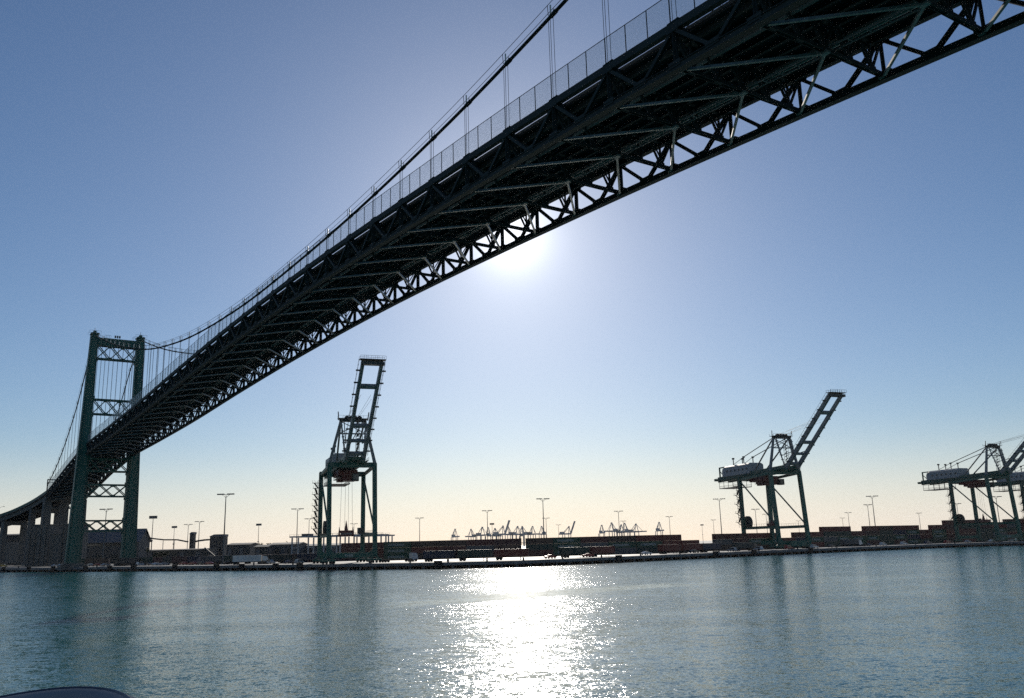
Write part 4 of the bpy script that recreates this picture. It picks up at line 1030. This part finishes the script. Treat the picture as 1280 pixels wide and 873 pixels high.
for k, px in enumerate(rw):
    col = random.choice(['white', 'silver', 'dark blue', 'red', 'dark grey', 'white', 'yellow']); kd = random.choice(['sedan', 'van'])
    put_car(px, 13, col, kd, random.choice([.65, .7, 2.2]), '%s %s on the open wharf, %s' % (col, 'car' if kd == 'sedan' else 'van', ('%s right of the middle of the container wall' % ORD[k + 1]) if k < 9 else ('%s from the right edge' % ORD[len(rw) - k])), 'vehicles on the open wharf')
# trucks
def truck(px, back, ccol, boxcol, rz, lab, n_='semi_truck'):
    D = quay_depth(px) + back; p = on_ground(px, D, LAND); r = empty(n_, (p.x, p.y, LAND + .045), rz); tag(r, lab, 'truck', 'trucks standing in the yard')
    g = MB(); g.prism([(x, -1.2, z) for x, z in ((7.0, .6), (7.0, 1.3), (6.9, 2.0), (6.4, 3.0), (4.6, 3.2), (4.6, .6))], (0, 2.4, 0)); cab = g.build('cab', CM[ccol], r)
    MB().box((6.72, 0, 2.45), (.2, 2.0, .7)).build('windscreen', M['glass'], cab)
    if boxcol: MB().box((-1.6, 0, 2.35), (11.4, 2.45, 2.5)).build('trailer_box', boxcol, r)
    g = MB()
    for y in (-.45, .45): g.beam((-7.2, y, .95), (6.4, y, .95), .2, .3)
    g.build('frame', M['black'], r); wheels_mesh((-6.6, -5.4, 3.2, 4.3, 6.2)).build('wheels', M['black'], r)
truck(314, 22, 'white', M['white'], .1, 'white truck with grey box parked at the wharf between the sheds and the mast')
truck(158, 34, 'dark grey', M['brownbox'], 2.7, 'dark truck with brown box behind the right tower leg foot')
truck(224, 44, 'red', M['crane_dark'], .4, 'truck with red cab and dark box below the conveyor tower')
truck(262, 40, 'dark blue', M['shed'], 2.6, 'truck with dark blue cab and pale box below the conveyor house')
truck(352, 36, 'black', M['crane_dark'], .3, 'black truck below the long pale shed')
truck(500, 26, 'white', None, .65, 'white tractor with an empty flatbed right of the left crane')
truck(1000, 22, 'silver', M['crane'], .6, 'silver truck with green box at the foot of middle crane')
truck(1065, 30, 'white', M['shed'], .6, 'white truck with pale box in front of the stacks right of middle crane')
truck(932, 20, 'dark grey', M['crane_dark'], .65, 'dark truck passing under the left legs of the middle crane')
truck(108, 60, 'dark grey', M['shed'], .5, 'truck with pale box seen between the tower legs')
random.seed(31)
for k, px in enumerate([100, 122, 190, 208, 232, 252, 276, 298, 322, 342, 366, 390]):
    D = quay_depth(px) + random.choice([46, 52]); p = on_ground(px, D, LAND); rz = random.choice([.1, -.05, .6, .2])
    r = empty('container_chassis', (p.x, p.y, LAND), rz); link('frame', CHM, r); link('wheels', CHW, r)
    where = '%s from left among those left of the crane' % ORD[k + 1]; tag(r, 'black chassis under a container, %s' % where, 'trailer', 'chassis parked left of the left crane')
    col = random.choice(['dark green', 'maroon', 'brown', 'dark red', 'navy blue', 'brown'])
    put_container((p.x, p.y, LAND + 1.12), rz, col, '%s container on a chassis, %s' % (col, where), 'containers on chassis left of the left crane')
# reach stacker style loader with slanting boom
p = on_ground(264, quay_depth(264) + 70, LAND); ld = empty('reach_stacker', (p.x, p.y, LAND + .045)); tag(ld, 'reach stacker with pale slanting boom below the conveyor house', 'yard vehicle')
MB().box((0, 0, 1.6), (6, 2.6, 1.4)).build('body', CM['yellow'], ld); MB().box((-1.2, 0, 3.0), (1.8, 1.8, 1.6)).build('cab', M['glass'], ld)
MB().beam((2.6, 0, 2.4), (-3.5, 0, 7.5), .5, .6).build('boom', M['shed'], ld); wheels_mesh((-2.2, 2.2), .8).build('wheels', M['black'], ld)
put_car(4, 70, 'yellow', 'van', .2, 'yellow van under the viaduct at the far left edge', 'van under the viaduct')
put_car(70, 20, 'silver', 'sedan', .9, 'silver car at the wharf edge in front of the anchorage, left one', 'cars in front of the anchorage')
put_car(77, 20, 'white', 'sedan', .9, 'white car at the wharf edge in front of the anchorage, right one', 'cars in front of the anchorage')
# bollards, fenders and piles along the quay
def along_quay(px):
    D = quay_depth(px); p = on_ground(px, D, LAND); i = min(range(len(QUAY) - 1), key=lambda j: 0 if (QUAY[j][0] <= p.x <= QUAY[j + 1][0]) else 1)
    a = Vector((*QUAY[i], 0)); b_ = Vector((*QUAY[i + 1], 0)); t = (b_ - a).normalized(); return p, math.atan2(t.y, t.x)
fm = None
fpx = [6, 37.5, 68, 108.5, 138.5, 168, 220, 272, 303.5, 346, 376, 548, 772, 893, 941, 1012]
for k, px in enumerate(fpx):
    p, rz = along_quay(px)
    r = empty('dock_fender', (p.x, p.y, 0), rz)
    MB().box((0, -.55, 1.45), (2.6, .9, 2.3)).build('backing_panel', M['black'], r)
    for x in (-.7, .7): MB().tube((x, -1.0, .4), (x, -1.0, 2.5), .32, 10).build('rubber_roller', M['black'], r)
    nl = sum(1 for q in fpx if q < 420)
    lab = ('black dock fender on the wharf face, %s from the left edge' % ORD[k + 1]) if k < nl else ('black dock fender on the wharf face, %s one right of the left crane' % ORD[k - nl + 1])
    tag(r, lab, 'dock fender', 'fenders on the wharf face')
pm_ = MB().tube((0, 0, -3), (0, 0, .99), .38, 10).mesh('pile', M['concrete_pale']); cnt = 0
acc = 0.0
for (x0, y0), (x1, y1) in zip(QUAY[1:], QUAY[2:-1]):
    a = Vector((x0, y0, 0)); b_ = Vector((x1, y1, 0)); Ls = (b_ - a).length; t = (b_ - a).normalized(); nn = Vector((-t.y, t.x, 0)); d = 5.5 - acc
    while d < Ls and cnt < 250:
        o = link('wharf_pile', pm_, None, a + t * d + nn * .9); tag(o, 'pale round pile standing in the water under the wharf edge', 'pile', 'piles carrying the wharf edge'); cnt += 1; d += 5.5
    acc = Ls - (d - 5.5)
bo = None; ORDB = ORD + ['thirteenth', 'fourteenth']
for k in range(26):
    px = 20 + k * 49; p, rz = along_quay(px); nn = Vector((-math.sin(rz), math.cos(rz), 0)); q = p + nn * 1.2
    g = MB(); g.tube((0, 0, 0), (0, 0, .5), .22, 10, .18); g.tube((0, 0, .5), (0, 0, .68), .34, 10, .3)
    if bo is None: bo = g.mesh('bollard', M['black'])
    o = link('mooring_bollard', bo, None, (q.x, q.y, 2.04)); o.scale = (1.4, 1.4, 1.4); tag(o, 'black iron mooring bollard on the wharf edge, %s from the %s end' % ((ORDB[k + 1], 'left') if k < 13 else (ORDB[26 - k], 'right')), 'bollard', 'bollards along the wharf edge')
# viaduct street lamps
def street_lamp(idx, lab):
    p = vpath[idx]; t = (vpath[idx + 1] - vpath[idx - 1]); t.z = 0; t.normalize(); nn = Vector((t.y, -t.x, 0)); q = p + nn * (W - .2) * K
    r = empty('street_lamp', q + Vector((0, 0, 1.0))); tag(r, lab, 'street lamp', 'street lamps on the viaduct')
    MB().tube((0, 0, 0), (0, 0, 9.5), .14, 8, .09).build('pole', M['lampgrey'], r); MB().sweep([(0, 0, 9.4), (1.0, 0, 10.3), (2.6, 0, 10.6)], .08, 6).build('arm', M['lampgrey'], r); MB().box((3.0, 0, 10.55), (1.1, .5, .25)).build('lamp_head', M['lampgrey'], r)
street_lamp(9, 'curved arm street lamp on the viaduct nearer the tower'); street_lamp(16, 'curved arm street lamp on the viaduct farther left')
# chain of parked light poles' boxes: crash barrier along apron
# ------------------------------------------------------------------ photographer's boat edge
M['boat'] = mat('boat_vinyl', (.24, .25, .26), .7, 0, .12, 1.5)
M['hull'] = mat('boat_hull_paint', (.03, .04, .07), .4, 0, .12, 1.5)
bc = at(92, 885, 7.0); bt = empty('tour_boat', (bc.x, bc.y - 3, 0)); tag(bt, 'blue grey rounded bow edge of a boat at the bottom left corner', 'boat')
pts = []
for k in range(25):
    a = math.pi * k / 24; pts.append(Vector((math.cos(a) * .95, 3 - 1.9 * (1 - math.sin(a)), bc.z - .02 - .10 * abs(math.cos(a)) ** 2)))
MB().sweep([Vector((.95, -4, bc.z - .16))] + pts + [Vector((-.95, -4, bc.z - .16))], .16, 14).build('gunwale_tube', M['boat'], bt, smooth=True)
hl = MB()
def hsec(z, f, yb): return [Vector((math.cos(math.pi * k / 24) * .95 * f, yb + (3 - yb) * (1 if k in range(25) else 1) * 0 + (3 - 1.9 * (1 - math.sin(math.pi * k / 24))) * f, z)) for k in range(25)] + [Vector((-.95 * f, -4, z)), Vector((.95 * f, -4, z))]
hl.strip([hsec(-.4, .7, 0), hsec(2.0, .85, 0), hsec(bc.z - .2, .98, 0)]); hl.build('hull', M['hull'], bt)
MB().sweep([p + Vector((0, .02, .15)) for p in pts], .018, 8).build('seam_cord', M['hull'], bt)
cm = MB(); cm.tube((0, 2.55, bc.z - .18), (0, 2.55, bc.z - .05), .03, 8); cm.tube((-.14, 2.55, bc.z - .04), (.14, 2.55, bc.z - .04), .025, 8); cm.build('cleat', M['lampgrey'], bt)
